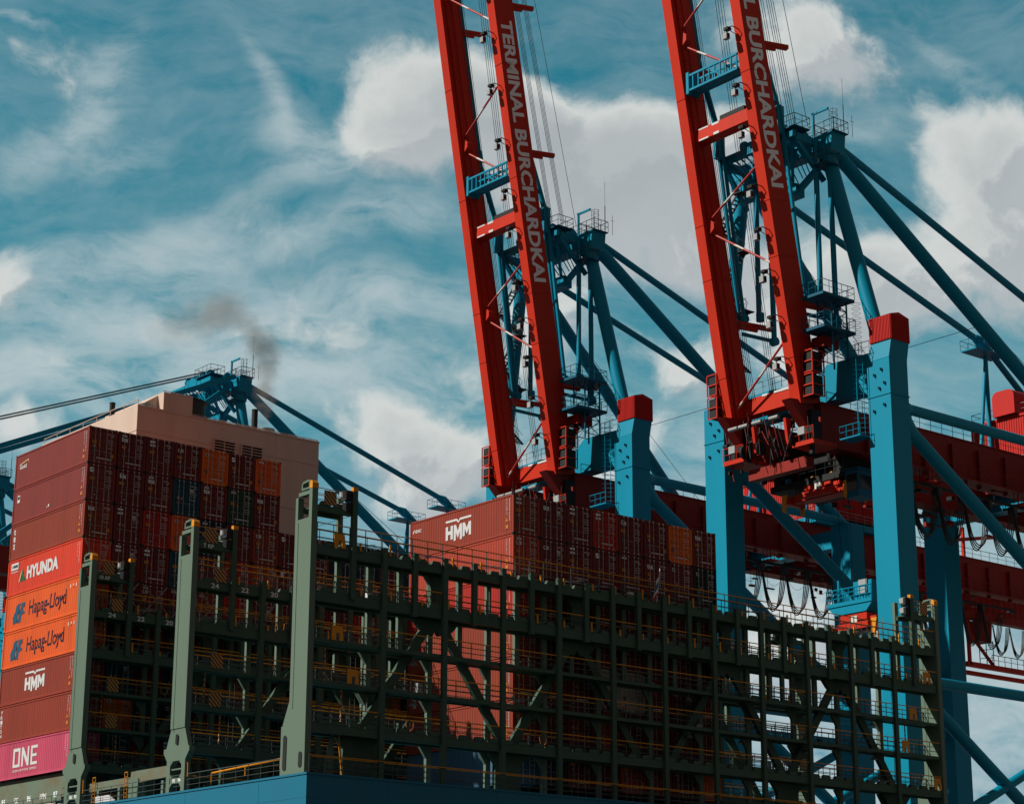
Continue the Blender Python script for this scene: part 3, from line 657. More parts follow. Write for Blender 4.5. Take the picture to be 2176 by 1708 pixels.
for k in range(13):
    x = 0 if k == 0 else 2.53 + 2.515 * (k - 1) + .02
    for t in range(9):
        if k >= 7 and t < 2: continue
        if t < 5 and k < len(A_TOP[t]): spec = A_TOP[t][k]
        else: spec = RC.choice(cols)
        lg = None
        for q in ('tex', 'cai', 'hmm', 'blu'):
            if spec.endswith(' ' + q): spec, lg = spec[:-4], q
        if t >= 5 and spec in ('maroon', 'dark maroon') and RC.random() < .5: lg = RC.choice(['tex', 'hmm', 'cai', 'blu'])
        if k == 0:
            spec = A_ports[t]
            lab = {0: 'maroon container with small cream arc emblem, top of the port stack before the funnel casing', 1: 'maroon container second from the top of the port stack, small stickers on its side', 2: 'brick red container with vertical white letters on its side, third tier of the port stack',
                   3: 'bright red-orange container with green peak emblem and bold white letters, port stack', 4: 'orange container with dark lettering on its side, upper of two in the port stack', 5: 'orange container with dark lettering on its side, lower of two in the port stack',
                   6: 'brown red container with big white block emblem just below the orange pair', 7: 'brown red container with vertical white letters, directly above the pink one', 8: 'pink container with bold white lettering at the foot of the port stack'}[t]
        else:
            lab = '%s container%s, %s column from port, %s tier of the far block' % (spec, LN[lg], ORD[k], TIER[t] if t == 0 or k < 7 else TIER[t])
            if len(lab.split()) > 16: lab = '%s container%s, %s column from port, %s tier, far block' % (spec, LN[lg], ORD[k], TIER[t])
        acont[k, t] = container(x, 0, 49 - HP * (t + 1) + .007, spec, lg, RC.randrange(6), lab, 'containers of the far block in front of the funnel casing')
B_SP = [['brown red hmm', 'maroon tex', 'maroon hmm', 'red hmm', 'maroon cai', 'maroon', 'burnt orange', 'maroon tex'],
        ['pinkish red cai', 'maroon cai', 'maroon hmm', 'maroon blu', 'maroon', 'maroon tex', 'maroon', 'black'],
        ['red', 'maroon', 'dark maroon', 'maroon', 'dark maroon', 'maroon', 'maroon', 'maroon'],
        ['brick red', 'dark maroon', 'maroon', 'dark maroon', 'maroon', 'dark maroon', 'maroon', 'maroon'],
        ['brick red', 'maroon', 'dark maroon', 'off-white', 'off-white', 'maroon', 'dark maroon', 'maroon'],
        ['brick red', 'dark maroon', 'maroon', 'rusty orange', 'dark maroon', 'maroon', 'maroon', 'dark maroon'],
        ['dull blue', 'navy blue', 'maroon', 'dark maroon', 'rusty orange', 'maroon', 'dark maroon', 'burnt orange']]
bcont = {}
for k in range(8):
    x = 18.41 + 2.515 * k + (.06 if k >= 5 else 0)
    for t in range(7):
        spec = B_SP[t][k]; lg = None
        for q in ('tex', 'cai', 'hmm', 'blu'):
            if spec.endswith(' ' + q): spec, lg = spec[:-4], q
        if t > 1 and RC.random() < .3 and 'maroon' in spec: lg = RC.choice(['tex', 'hmm', 'cai', 'blu'])
        lab = '%s container%s, %s column from the lit side, %s tier of the near block' % (spec, LN[lg], ORD[k], TIER[t])
        if len(lab.split()) > 16: lab = '%s container%s, %s column from port, %s tier, near block' % (spec, LN[lg], ORD[k], TIER[t])
        bcont[k, t] = container(x, -28.87, 41.15 - HP * (t + 1) + .007, spec, lg, RC.randrange(6), lab, 'containers of the near block behind the stern lashing bridge')

# lettering on the sunlit sides: o at the forward (left) end, letters run aft
NAVY = mat('navy_lettering', (.016, .02, .045), .6); TEALL = mat('teal_emblem', (.02, .10, .17), .6); GRN = mat('green_emblem', (.02, .13, .06), .6); CREAML = mat('cream_emblem', (.7, .5, .25), .6)
SX = (0, -1, 0); SZ = (0, 0, 1)
def side(root, name='side_lettering'):
    b = MB(); px_ = .016
    def o(a, z): return (px_, CL - a, z)       # a metres from the forward end
    return b, o
def done(b, root, mats): b.build('side_lettering', mats, root, local=True, fix=False)
def strips(b, o, R, orange=True):              # tiny rows and stickers by the door end
    for i in range(14):
        b.box(.008, .016, .42, .47, 2.6 - .12 * i, 2.6 - .12 * i - R.uniform(.04, .09), 0)
        if i < 9: b.box(.008, .016, .72, .77, 2.6 - .13 * i, 2.6 - .13 * i - R.uniform(.03, .09), 0)
    if orange: b.prism([(.62, .95), (.9, .95), (.76, 1.25)], 0, .008, .016, 1); b.box(.008, .016, .6, .86, .45, .7, 1)
def blockM(b, o, a, z, w, h, m=0):
    """squared capital M with a deep notch, in four pieces that butt"""
    t = w * .26; c = a + w / 2
    for sg in (-1, 1):
        e = c + sg * w / 2; i_ = e - sg * t
        poly_on(b, [(e, z), (i_, z), (i_, z + h), (e, z + h)], o(0, 0), SX, SZ, m)
        poly_on(b, [(i_, z + h), (i_, z + h * .52), (c, z + h * .1), (c, z + h * .58)], o(0, 0), SX, SZ, m)
def hmm(b, o, a, z, w, h):
    lw = w / 3.2; R = lambda p, q, r_, t: poly_on(b, [(p, r_), (q, r_), (q, t), (p, t)], o(0, 0), SX, SZ)
    R(a, a + lw * .3, z, z + h * .78); R(a + lw * .62, a + lw * .92, z, z + h * .78); R(a + lw * .3, a + lw * .62, z + h * .3, z + h * .5)
    blockM(b, o, a + lw * 1.02, z - h * .12, lw * 1.05, h * .9); blockM(b, o, a + lw * 2.14, z, lw * 1.05, h * .78)
    poly_on(b, [(a, z + h), (a + w * .42, z + h), (a + w * .5, z + h * .86), (a + w * .5, z + h * .97), (a + w * .44, z + h * 1.12), (a, z + h * 1.12)], o(0, 0), SX, SZ)
    poly_on(b, [(a + w * .5, z + h * .86), (a + w * .58, z + h), (a + w, z + h), (a + w, z + h * 1.12), (a + w * .56, z + h * 1.12), (a + w * .5, z + h * .97)], o(0, 0), SX, SZ)
RS = random.Random(5)
b, o = side(acont[0, 0]); strips(b, o, RS); put_text(b, 'Gold', o(.75, 1.62), SX, SZ, 1.15, .34, .02, 0); poly_on(b, [(.7, 2.05), (2.2, 2.3), (2.25, 1.9), (2.15, 2.2), (.7, 1.97)], o(0, 0), SX, SZ, 2); done(b, acont[0, 0], [WHITE, STK, CREAML])
b, o = side(acont[0, 1]); strips(b, o, RS); b.box(.008, .016, CL - 1.15, CL - .75, 1.75, 2.35, 0); b.box(.004, .008, CL - 1.1, CL - .8, 2.0, 2.25, 2); b.box(.008, .016, 5.9, 6.1, .5, .7, 0); b.box(.008, .016, 6.2, 6.3, .45, .55, 0); done(b, acont[0, 1], [WHITE, STK, NAVY])
b, o = side(acont[0, 2]); strips(b, o, RS)
for s_, z in (('t', 2.05), ('e', 1.45), ('x', .85)): put_text(b, s_, o(.55, z), SX, SZ, .32, .46, .03)
done(b, acont[0, 2], [WHITE, STK])
b, o = side(acont[0, 3]); strips(b, o, RS, False)
put_text(b, 'HYUNDA', o(3.25, 1.0), SX, SZ, 5.2, 1.05, .05)
poly_on(b, [(1.9, .9), (2.35, 1.1), (2.45, 1.9), (2.2, 1.6)], o(0, 0), SX, SZ, 2); poly_on(b, [(2.1, .95), (3.0, 1.0), (2.62, 1.75), (2.5, 1.95), (2.35, 1.6)], o(0, -.003), SX, SZ, 3)
b.box(.008, .016, CL - 1.75, CL - .55, 2.05, 2.6, 0); put_text(b, 'HMM', (.004, CL - .7, 2.18), SX, SZ, .95, .28, .04, 4); dashes(MB(), RS, 0, .1, 0)
for i in range(8): b.box(.008, .016, CL - .6 - .15 * i, CL - .7 - .15 * i, 1.84, 1.92, 0)
done(b, acont[0, 3], [WHITE, STK, CREAML, GRN, NAVY])
for t in (4, 5):
    b, o = side(acont[0, t])
    put_text(b, 'Hapag-Lloyd', o(4.0, .62), SX, SZ, 6.1, 1.5, .008, 0, .1)
    # emblem: two leaning interlocked bars
    poly_on(b, [(1.45, .55), (2.05, .6), (2.3, 1.25), (2.6, 2.1), (2.2, 2.1), (1.9, 2.0), (1.7, 1.5), (1.35, 1.1)], o(0, 0), SX, SZ, 1)
    poly_on(b, [(2.15, .55), (2.75, .6), (2.8, .9), (2.85, 1.15), (3.35, 1.25), (3.3, 1.4), (3.0, 1.45), (3.35, 2.1), (2.75, 2.1), (2.45, 1.3)], o(0, 0), SX, SZ, 1)
    for i in range(3): b.box(.008, .016, .55 + .45 * i, .62 + .45 * i, 2.1, 2.35, 3)
    b.prism([(1.0, 2.1), (1.2, 2.1), (1.1, 2.32)], 0, .008, .016, 2)
    done(b, acont[0, t], [NAVY, TEALL, STK, LETTER])
b, o = side(acont[0, 6]); strips(b, o, RS); hmm(b, o, 4.2, .85, 3.2, 1.25); done(b, acont[0, 6], [WHITE, STK])
b, o = side(acont[0, 7]); strips(b, o, RS)
for i, s_ in enumerate('TRITON'): put_text(b, s_, o(.5, 2.25 - .36 * i), SX, SZ, .34, .28, .02)
done(b, acont[0, 7], [WHITE, STK])
b, o = side(acont[0, 8]); strips(b, o, RS, False)
a = 3.1
for pts in ([(0, 0), (1.1, 0), (1.1, 1.45), (0, 1.45)],):
    for (p, q, r_, s_) in ((0, 1.15, 0, .22), (0, 1.15, 1.2, 1.45), (0, .26, .22, 1.2), (.89, 1.15, .22, 1.2)): poly_on(b, [(a + p, .85 + r_), (a + q, .85 + r_), (a + q, .85 + s_), (a + p, .85 + s_)], o(0, 0), SX, SZ)
poly_on(b, [(a + 1.4, .85), (a + 1.67, .85), (a + 1.67, 2.3), (a + 1.4, 2.3)], o(0, 0), SX, SZ); poly_on(b, [(a + 2.35, .85), (a + 2.62, .85), (a + 2.62, 2.3), (a + 2.35, 2.3)], o(0, 0), SX, SZ)
poly_on(b, [(a + 1.67, 2.3), (a + 1.67, 1.75), (a + 2.35, .85), (a + 2.35, 1.4)], o(0, 0), SX, SZ)
for (p, q, r_, s_) in ((2.9, 3.17, 0, 1.45), (3.17, 3.95, 0, .22), (3.17, 3.85, .62, .82), (3.17, 3.95, 1.23, 1.45)): poly_on(b, [(a + p, .85 + r_), (a + q, .85 + r_), (a + q, .85 + s_), (a + p, .85 + s_)], o(0, 0), SX, SZ)
put_text(b, 'OCEAN NETWORK EXPRESS', o(a, .5), SX, SZ, 3.9, .17, .01); done(b, acont[0, 8], [WHITE, STK])
b, o = side(bcont[0, 0]); strips(b, o, RS); hmm(b, o, 4.35, .75, 3.0, 1.3); put_text(b, 'IDIC', o(.65, 1.95), SX, SZ, .72, .24, .03); poly_on(b, [(.3, 1.95), (.4, 1.95), (.58, 2.2), (.45, 2.2)], o(0, 0), SX, SZ); done(b, bcont[0, 0], [WHITE, STK])
b, o = side(bcont[0, 1]); strips(b, o, RS); done(b, bcont[0, 1], [WHITE, STK])
b, o = side(bcont[0, 2]); strips(b, o, RS); put_text(b, 'CAI', o(.7, 1.5), SX, SZ, 1.3, .55, .03); done(b, bcont[0, 2], [WHITE, STK])
for t in (3, 5): b, o = side(bcont[0, t]); strips(b, o, RS); done(b, bcont[0, t], [WHITE, STK])
b, o = side(bcont[0, 4]); strips(b, o, RS)
for i, s_ in enumerate('TRITON'): put_text(b, s_, o(.7, 2.25 - .36 * i), SX, SZ, .34, .28, .02)
done(b, bcont[0, 4], [WHITE, STK])

# ------------------------------------------------------------------ cranes
def pipe(root, a, b_, r, name='brace', m=None, n=16, r2=None):
    b = MB(); b.tube(a, b_, r, n, r2=r2); return b.build(name, m or BLUE, root)
def crane_common(root, yc, caps=True, house=True):
    Y = lambda y: yc + y
    for s in (-1, 1):
        y0, y1 = (Y(-11.65), Y(-9.05)) if s < 0 else (Y(9.05), Y(11.65))
        ym = (y0 + y1) / 2
        # waterside leg
        b = MB(); b.box(65, 67.45, y0, y1, 5.5, 61.9)
        top = 63.6 if s < 0 else 62.3
        x0, x1 = 65.2, 67.5
        b.add([(65, y0, 61.9), (67.45, y0, 61.9), (67.45, y1, 61.9), (65, y1, 61.9), (x0 + .1, y0 - .1, top), (x1 + .2, y0 - .1, top), (x1 + .2, y1 - .35, top), (x0 + .1, y1 - .35, top)], [(4, 5, 6, 7), (0, 1, 5, 4), (1, 2, 6, 5), (2, 3, 7, 6), (3, 0, 4, 7)])
        for z in (58.5,): b.box(64.93, 67.52, y0 - .07, y1 + .07, z, z + .12)
        b.box(64.99, 67.46, y0 - .01, y1 + .01, 61.86, 61.92)
        leg = b.build('leg', BLUE, root)
        b = MB()
        for z, dy in ((60.9, .9), (60.5, 1.7), (59.6, .6), (59.2, 1.2), (57.6, .7), (57.2, 1.9)): b.tube((64.98, y0 + dy, z), (64.86, y0 + dy, z), .13, 8); b.box(64.75, 64.99, y0 + dy - .03, y0 + dy + .03, z - .14, z + .1)
        b.build('pad_eye', DBLUE, leg)
        if s < 0 and caps:
            b = MB(); b.box(x0, x1 + .28, y0 - .18, y1 - .27, top, 65.9); k = 14
            for i in range(k): y = y0 - .12 + (y1 - y0 - .2) * i / k; b.box(x0 - .06, x0, y, y + .08, top + .02, 65.85)
            for i in range(20): x = x0 + .05 + 2.5 * i / 20; b.box(x, x + .05, y0 - .22, y0 - .18, top + .02, 65.85)
            b.prism([(x0 - .02, 65.9), (x1 + .3, 65.9), (x0 + 1.2, 66.25)], 1, y0 - .2, y1 - .25)
            b.build('red_cap', SHEETRED, leg)
        # landside leg
        b = MB(); b.box(97, 99.45, y0, y1, 5.5, 57.5); b.build('leg', BLUE, root)
        # portal braces
        pipe(root, (67.2, ym, 58.0), (97.2, ym, 58.0), .48); pipe(root, (67.2, ym, 33.6), (97.2, ym, 33.6), .5)
        pipe(root, (66.9, ym, 57.2), (97.4, ym, 38.2), .62); pipe(root, (67.2, ym, 33.4), (97.2, ym, 14), .55); pipe(root, (67.2, ym, 19.6), (97.2, ym, 33.4), .45)
        b = MB(); b.tube((67.3, ym, 58.0), (69.0, ym, 58.0), .95, 18, r2=.48); b.tube((67.2, ym, 57.0), (69.3, ym, 55.7), 1.15, 18, r2=.62); b.box(67.45, 69.2, ym - .08, ym + .08, 54.9, 58.2); b.build('brace_cone', BLUE, root)
        # A-frame mast, backstays
        pipe(root, (66.2, Y(10.2 * s), 62.0), (64.9, Y(5.4 * s), 83.8), .68, 'mast', n=20)
        pipe(root, (66.2, Y(5.5 * s), 83.6), (97.9, Y(10.2 * s), 57.4), .66, 'backstay', n=20)
        pipe(root, (66.6, Y(5.5 * s), 84.3), (100, Y(4.6 * s), 74.2), .36, 'upper_backstay'); pipe(root, (100, Y(4.6 * s), 74.2), (119, Y(4.6 * s), 60.5), .34, 'upper_backstay')
        b = MB(); b.tube((98.3, Y(4.6 * s), 74.75), (99.2, Y(4.6 * s), 74.45), .36, 12, r2=.62); b.tube((99.2, Y(4.6 * s), 74.45), (101.2, Y(4.6 * s), 73.3), .62, 12, r2=.36)
        b.box(97.3, 102.3, Y(4.6 * s) - 1.1, Y(4.6 * s) + 1.1, 73.1, 73.25); b.rail([(97.3, Y(4.6 * s) - 1.1, 73.25), (102.3, Y(4.6 * s) - 1.1, 73.25), (102.3, Y(4.6 * s) + 1.1, 73.25), (97.3, Y(4.6 * s) + 1.1, 73.25), (97.3, Y(4.6 * s) - 1.1, 73.25)], 1.1, 2, 1.2, .03)
        b.tube((100, Y(4.6 * s), 73), (100, Y(4.6 * s), 59), .24, 10); b.tube((100, Y(4.6 * s), 72.5), (97.8, Y(4.6 * s), 59), .2, 10); b.build('stay_platform', BLUE, root)
        # fixed girders
        b = MB(); yg = Y(4.35 * s); b.box(63.2, 150, yg - .7, yg + .7, 55.0, 58.7); b.box(63.2, 150, yg - .78, yg + .78, 58.7, 58.82); b.box(63.2, 150, yg - .95, yg + .95, 54.75, 55.0); b.build('girder', DRED, root)
        b = MB(); b.rail([(64, yg - .7, 58.82), (149, yg - .7, 58.82)], 1.1, 2, 1.6, .03); b.build('handrail', DGALV, root)
    # portal beams
    b = MB(); b.prism([(Y(-9.05), 58.6), (Y(-8.2), 59.5), (Y(8.2), 59.5), (Y(9.05), 58.6), (Y(9.05), 62.1), (Y(3), 62.2), (Y(1.5), 62.0), (Y(-2.5), 62.0), (Y(-4), 63.0), (Y(-9.05), 62.9)], 0, 65.4, 67.2); b.build('portal_beam', BLUE, root)
    b = MB(); b.rail([(65.5, Y(9), 62.2), (65.5, Y(3), 62.25), (65.5, Y(-3), 62.3), (65.5, Y(-4), 63.05), (65.5, Y(-9), 63.0)], 1.1, 2, 1.2, .03); b.build('handrail', GALV, root)
    b = MB(); b.box(97.3, 99.1, Y(-9.1), Y(9.1), 55.2, 57.2); b.build('portal_beam', BLUE, root)
    for x in (72, 80, 88, 96, 106, 114, 122, 132, 142, 149): b = MB(); b.box(x, x + .8, Y(-3.65), Y(3.65), 56.9, 58.3); b.build('girder_tie', DRED, root)
    # apex
    b = MB(); b.box(64.5, 65.9, Y(-6.2), Y(6.2), 83.6, 84.9)
    for s in (-1, 1):
        b.prism([(Y(6.7 * s), 85.0), (Y(6.5 * s), 83.0), (Y(4.9 * s), 82.5), (Y(4.5 * s), 85.0)], 0, 64.3, 66.2)
        b.box(61.4, 64.6, Y(4.6 * s) - .3, Y(4.6 * s) + .3, 84.0, 84.7); b.bar((61.6, Y(4.6 * s), 84.1), (64.9, Y(5.0 * s), 80.6), .4, .4); b.bar((61.4, Y(4.3 * s), 84.3), (65, Y(1 * s), 80.9), .3, .3)
        b.bar((65.2, Y(5.0 * s), 82.8), (65.2, Y(1.5 * s), 80.8), .5, .5); b.tube((65.2, Y(5.5 * s) - .5, 82.3), (65.2, Y(5.5 * s) + .5, 82.3), .75, 14)
    b.box(64.6, 65.8, Y(-1.7), Y(1.7), 80.2, 81.4); b.box(61.0, 61.5, Y(-4.9), Y(4.9), 84.2, 84.9); b.box(61.2, 66.4, Y(-1.4), Y(1.4), 84.6, 85.5); b.bar((61.6, Y(-1.8), 85.6), (66.3, Y(-1.8), 86.4), .35, .4); b.bar((61.6, Y(1.8), 85.6), (66.3, Y(1.8), 86.4), .35, .4)
    for y in (-2.6, -.9, .9, 2.6): b.tube((62.4, Y(y) - .12, 85.7), (62.4, Y(y) + .12, 85.7), .7, 16); b.tube((65, Y(y) - .12, 85.9), (65, Y(y) + .12, 85.9), .62, 16)
    b.box(64.4, 64.6, Y(-4.4), Y(-4.2), 84.6, 87.6); b.box(64.4, 64.6, Y(-6.2), Y(-4.2), 87.4, 87.6); 
    for q in range(14):
        y = -4.6 + .7 * q; b.tube((61.5, Y(y), 84.5), (64.7, Y(y * .8), 81.2 + .2 * (q % 3)), .06, 6); b.tube((62.0, Y(y), 85.4), (65.9, Y(y + .5), 84.6), .05, 6)
    b.build('apex_frame', BLUE, root)
    for (x0, x1, y0, y1, z) in ((60.7, 62.8, -5.4, -1.5, 85.1), (64.3, 66.3, -7.0, -4.6, 85.1), (64.0, 66.3, 4.2, 7.0, 85.1), (63.3, 65.2, -6.8, -4.9, 81.8), (65.6, 67.2, -3.5, -1, 85.8)):
        b = MB(); b.box(x0, x1, Y(y0), Y(y1), z - .1, z, 0); b.rail([(x0, Y(y0), z), (x1, Y(y0), z), (x1, Y(y1), z), (x0, Y(y1), z), (x0, Y(y0), z)], 1.15, 2, 1.0, .03, 1, 1); b.build('platform', [DBLUE, DGALV], root)
    b = MB()
    for i in range(6): 
        z = 85.0 + .5 * i; pts = [(65.2 + .4 * math.cos(t * PI / 5), Y(-6.2) + .4 * math.sin(t * PI / 5), z) for t in range(11)]; b.path(pts, .022, 4)
    for t in range(0, 10, 2): b.tube((65.2 + .4 * math.cos(t * PI / 5), Y(-6.2) + .4 * math.sin(t * PI / 5), 85), (65.2 + .4 * math.cos(t * PI / 5), Y(-6.2) + .4 * math.sin(t * PI / 5), 87.6), .022, 4)
    b.tube((66.4, Y(-6.4), 85), (66.4, Y(-6.4), 88.3), .05, 5); b.tube((66.4, Y(-6.4), 88.3), (66.4, Y(-6.4), 91), .02, 4); b.tube((67, Y(-6.9), 85), (67, Y(-6.9), 87.2), .03, 4); b.tube((66.7, Y(-6.9), 86.6), (67.3, Y(-6.9), 86.6), .02, 4)
    b.build('caged_ladder', DGALV, root)
    b = MB()                                         # stay wires between apex and legs
    b.tube((66.2, Y(-5), 83), (98, Y(-9.2), 61), .035, 4); b.tube((66, Y(5), 83), (98, Y(9.2), 61), .035, 4)
    b.tube((83, Y(-8.5), 69.5), (83, Y(8.5), 69.5), .03, 4); b.build('stay_wire', ROPE, root)
    # machinery house on the landside end of the girders
    b = MB(); b.box(100.2, 114, Y(-5.2), Y(7.2), 60.2, 65.8)
    for i in range(40): y = Y(-5.1) + 12.2 * i / 40; b.box(100.14, 100.2, y, y + .09, 60.3, 65.6)
    for i in range(60): x = 100.3 + 13.5 * i / 60; b.box(x, x + .09, Y(-5.26), Y(-5.2), 60.3, 65.6)
    b.box(100.05, 114.1, Y(-5.3), Y(7.3), 65.6, 65.85)
    hs = b.build('machinery_house', SHEETRED, root)
    b = MB(); pr_ = [(Y(1.0), 65.85), (Y(3.8), 65.85)]; r = .7; y0, y1, z1 = Y(1.0), Y(3.8), 68.6
    poly = [(y0, 65.95)] + [(y0 + r - r * math.cos(t * PI / 8), z1 - r + r * math.sin(t * PI / 8)) for t in range(5)] + [(y1 - r + r * math.sin(t * PI / 8), z1 - r + r * math.cos(t * PI / 8)) for t in range(5)] + [(y1, 65.95)]
    b.prism(poly, 0, 99.6, 104.5); b.build('roof_hood', SHEETRED, hs)
    b = MB(); b.rail([(100.3, Y(-5.1), 65.85), (100.3, Y(7.1), 65.85), (113, Y(7.1), 65.85)], 1.15, 2, 1.5, .03); b.rail([(98.2, Y(-5.6), 59.6), (98.2, Y(8.6), 59.6)], 1.2, 3, 1.4, .03); b.rail([(98.2, Y(-5.6), 59.6), (115, Y(-5.6), 59.6)], 1.2, 3, 1.4, .03); b.build('handrail', GALV, hs)
    b = MB(); b.box(98.1, 115, Y(-5.9), Y(8.8), 58.9, 59.6); b.build('house_deck', BLUE, hs)
    # walkway under the girders, festoon cables
    b = MB(); b.box(68, 149, Y(-6.2), Y(-5.3), 54.5, 54.6); b.rail([(68, Y(-6.2), 54.6), (149, Y(-6.2), 54.6)], 1.1, 2, 1.6, .03)
    for x in range(69, 149, 4): b.box(x, x + .12, Y(-5.4), Y(-4.9), 54.2, 58)
    b.build('walkway', DRED, root)
    for i in range(16):
        x0 = 70.5 + 3.75 * i; b = MB()
        for q in range(4):
            dz = 4.1 + .14 * q; w = 3.75 - .22 * q; xs = x0 + .11 * q; pts = []
            for t in range(17):
                a = t / 16; pts.append((xs + w * a, Y(-5.95 + .16 * q), 52.5 - dz * (1 - abs(2 * a - 1) ** 2.6)))
            b.path(pts, .06, 5)
        pts = [(x0 + 3.75 * t / 8, Y(-5.7), 52.4 - 1.7 * (1 - abs(t / 4 - 1) ** 2)) for t in range(9)]; b.path(pts, .02, 4)
        b.box(x0 - .25, x0 + .25, Y(-6.1), Y(-5.3), 52.3, 53.0); b.build('festoon_cable', BLACK, root)
    b = MB(); b.box(70, 133, Y(-5.85), Y(-5.6), 53.0, 53.25)
    for k in range(9):
        x = 73 + 5 * k; b.box(x, x + .5, Y(-3.4), Y(-2.8), 53.2, 53.55)
    b.build('festoon_rail', DARK, root)
    for x in (76, 90, 104):
        b = MB(); b.box(x, x + 1.2, Y(-6.5), Y(-5.3), 53.3, 53.45); b.rail([(x, Y(-6.5), 53.45), (x + 1.2, Y(-6.5), 53.45), (x + 1.2, Y(-5.4), 53.45), (x, Y(-5.4), 53.45), (x, Y(-6.5), 53.45)], 1.1, 2, .6, .04); b.build('service_basket', RED, root)
    # trolley and cab under the girders, just landside of the waterside leg
    b = MB(); b.box(66.5, 73.2, Y(-4.6), Y(4.6), 52.6, 53.2); b.box(67, 72.6, Y(-2.7), Y(2.7), 54.5, 56.8); b.box(66.6, 73.1, Y(-4.2), Y(-3.2), 53.2, 54.6); b.box(66.6, 73.1, Y(3.2), Y(4.2), 53.2, 54.6)
    for y in (-2.9, 2.9):
        b.tube((67.3, Y(y) - .15, 54.9), (67.3, Y(y) + .15, 54.9), 1.0, 18); b.tube((72, Y(y) - .15, 54.9), (72, Y(y) + .15, 54.9), .8, 18)
    b.rail([(66.5, Y(-4.6), 53.2), (73.2, Y(-4.6), 53.2), (73.2, Y(4.6), 53.2), (66.5, Y(4.6), 53.2), (66.5, Y(-4.6), 53.2)], 1.2, 2, 1.1, .035)
    b.build('trolley', DARK, root)
    R = random.Random(3); b = MB()                   # winches, cabinets, pipework on and under the trolley
    for i in range(46):
        x = R.uniform(66.6, 73.0); y = R.uniform(-4.5, 4.5); z = R.uniform(52.4, 57.2); a = R.uniform(.15, .7)
        b.box(x, x + a, Y(y), Y(y + R.uniform(.15, .9)), z, z + R.uniform(.12, .8), i % 4)
    for i in range(14):
        x = R.uniform(66.6, 73); y = R.uniform(-4.5, 4.5); b.tube((x, Y(y), 51.6), (x + R.uniform(-.6, .6), Y(y + R.uniform(-.8, .8)), 57), .04, 5, R.randrange(4))
    b.build('trolley_machinery', [DARK, DBLUE, DRED, BLUE], root)['kind'] = 'stuff'
    b = MB()                                         # lamps, trays and hangers under the girders
    for i in range(110):
        x = R.uniform(64, 140); s_ = R.choice((-1, 1)); y = 4.35 * s_ + R.uniform(-1.3, .9); z = R.uniform(52.6, 54.9)
        b.box(x, x + R.uniform(.2, 1.4), Y(y), Y(y + R.uniform(.1, .5)), z, z + R.uniform(.08, .5), i % 3)
        b.tube((x, Y(y), z), (x, Y(y), 54.8), .03, 4, i % 3)
    b.build('under_girder_fittings', [DARK, DRED, DGALV], root)['kind'] = 'stuff'
    b = MB(); b.box(66.3, 68.4, Y(-6.4), Y(-4.8), 50.4, 52.9, 0); b.box(66.25, 66.3, Y(-6.2), Y(-5.0), 51.0, 52.5, 1); b.box(66.5, 68.2, Y(-6.44), Y(-6.4), 51.1, 52.4, 1); b.box(66.1, 68.6, Y(-6.6), Y(-4.6), 52.9, 53.0, 0); b.build('operator_cab', [DBLUE, GLASS], root)
    # access tower with landings beside the mast
    b = MB()
    xs, ys = (62.6, 64.6), (Y(-7.3), Y(-5.6))
    for x in xs:
        for y in ys: b.tube((x, y, 62), (x, y, 68.2), .09, 6)
    for z in (62.5, 64, 65.5, 67):
        for x in xs: b.tube((x, ys[0], z), (x, ys[1], z + 1.5), .05, 5)
        for y in ys: b.tube((xs[0], y, z), (xs[1], y, z + 1.5), .05, 5); b.tube((xs[0], y, z), (xs[1], y, z), .05, 5)
    for z in (68.2, 65.1):
        b.box(61.0, 65.2, Y(-7.8), Y(-5.2), z - .25, z); b.rail([(61, Y(-7.8), z), (65.2, Y(-7.8), z), (65.2, Y(-5.2), z), (61, Y(-5.2), z), (61, Y(-7.8), z)], 1.15, 2, .9, .03)
    for z in range(12): pts = [(65.6 + .4 * math.cos(t * PI / 4), Y(-7.6) + .4 * math.sin(t * PI / 4), 63 + .45 * z) for t in range(9)]; b.path(pts, .02, 4)
    b.build('access_tower', DBLUE, root)
    b = MB()                                         # caged ladder down the leg
    for z in range(18): pts = [(64.5 + .42 * math.cos(t * PI / 4 + PI / 2), Y(-8.6) + .42 * math.sin(t * PI / 4), 55.4 + .45 * z) for t in range(7)]; b.path(pts, .028, 4)
    for y in (-9.0, -8.6, -8.2): b.tube((64.1 if y == -8.6 else 64.5, Y(y), 55.2), (64.1 if y == -8.6 else 64.5, Y(y), 63.6), .03, 5)
    b.box(63.8, 65.4, Y(-9), Y(-6.6), 55.0, 55.12); b.rail([(63.8, Y(-9), 55.1), (63.8, Y(-6.6), 55.1), (65.4, Y(-6.6), 55.1)], 1.1, 2, .7, .03)
    b.build('caged_ladder', BLUE, root)
    b = MB()                                         # zigzag stairs beside the far mast
    for i in range(6):
        z = 64 + 3 * i; y0, y1 = (4.6, 7.6) if i % 2 == 0 else (7.6, 4.6); x = 64.3 - .06 * i
        for xx in (x, x - .7): b.bar((xx, Y(y0), z), (xx, Y(y1), z + 3), .06, .22); b.tube((xx, Y(y0), z + 1), (xx, Y(y1), z + 4), .025, 4)
        for k in range(10): yy = y0 + (y1 - y0) * k / 10; b.box(x - .7, x, Y(yy) - .12, Y(yy) + .12, z + .3 * k, z + .3 * k + .04)
        b.box(x - .9, x + .2, Y(y1) - .6, Y(y1) + .6, z + 2.9, z + 3.0); b.rail([(x - .9, Y(y1) - .6, z + 3), (x - .9, Y(y1) + .6, z + 3)], 1.1, 2, .6, .025)
    b.build('stairs', DARK, root)

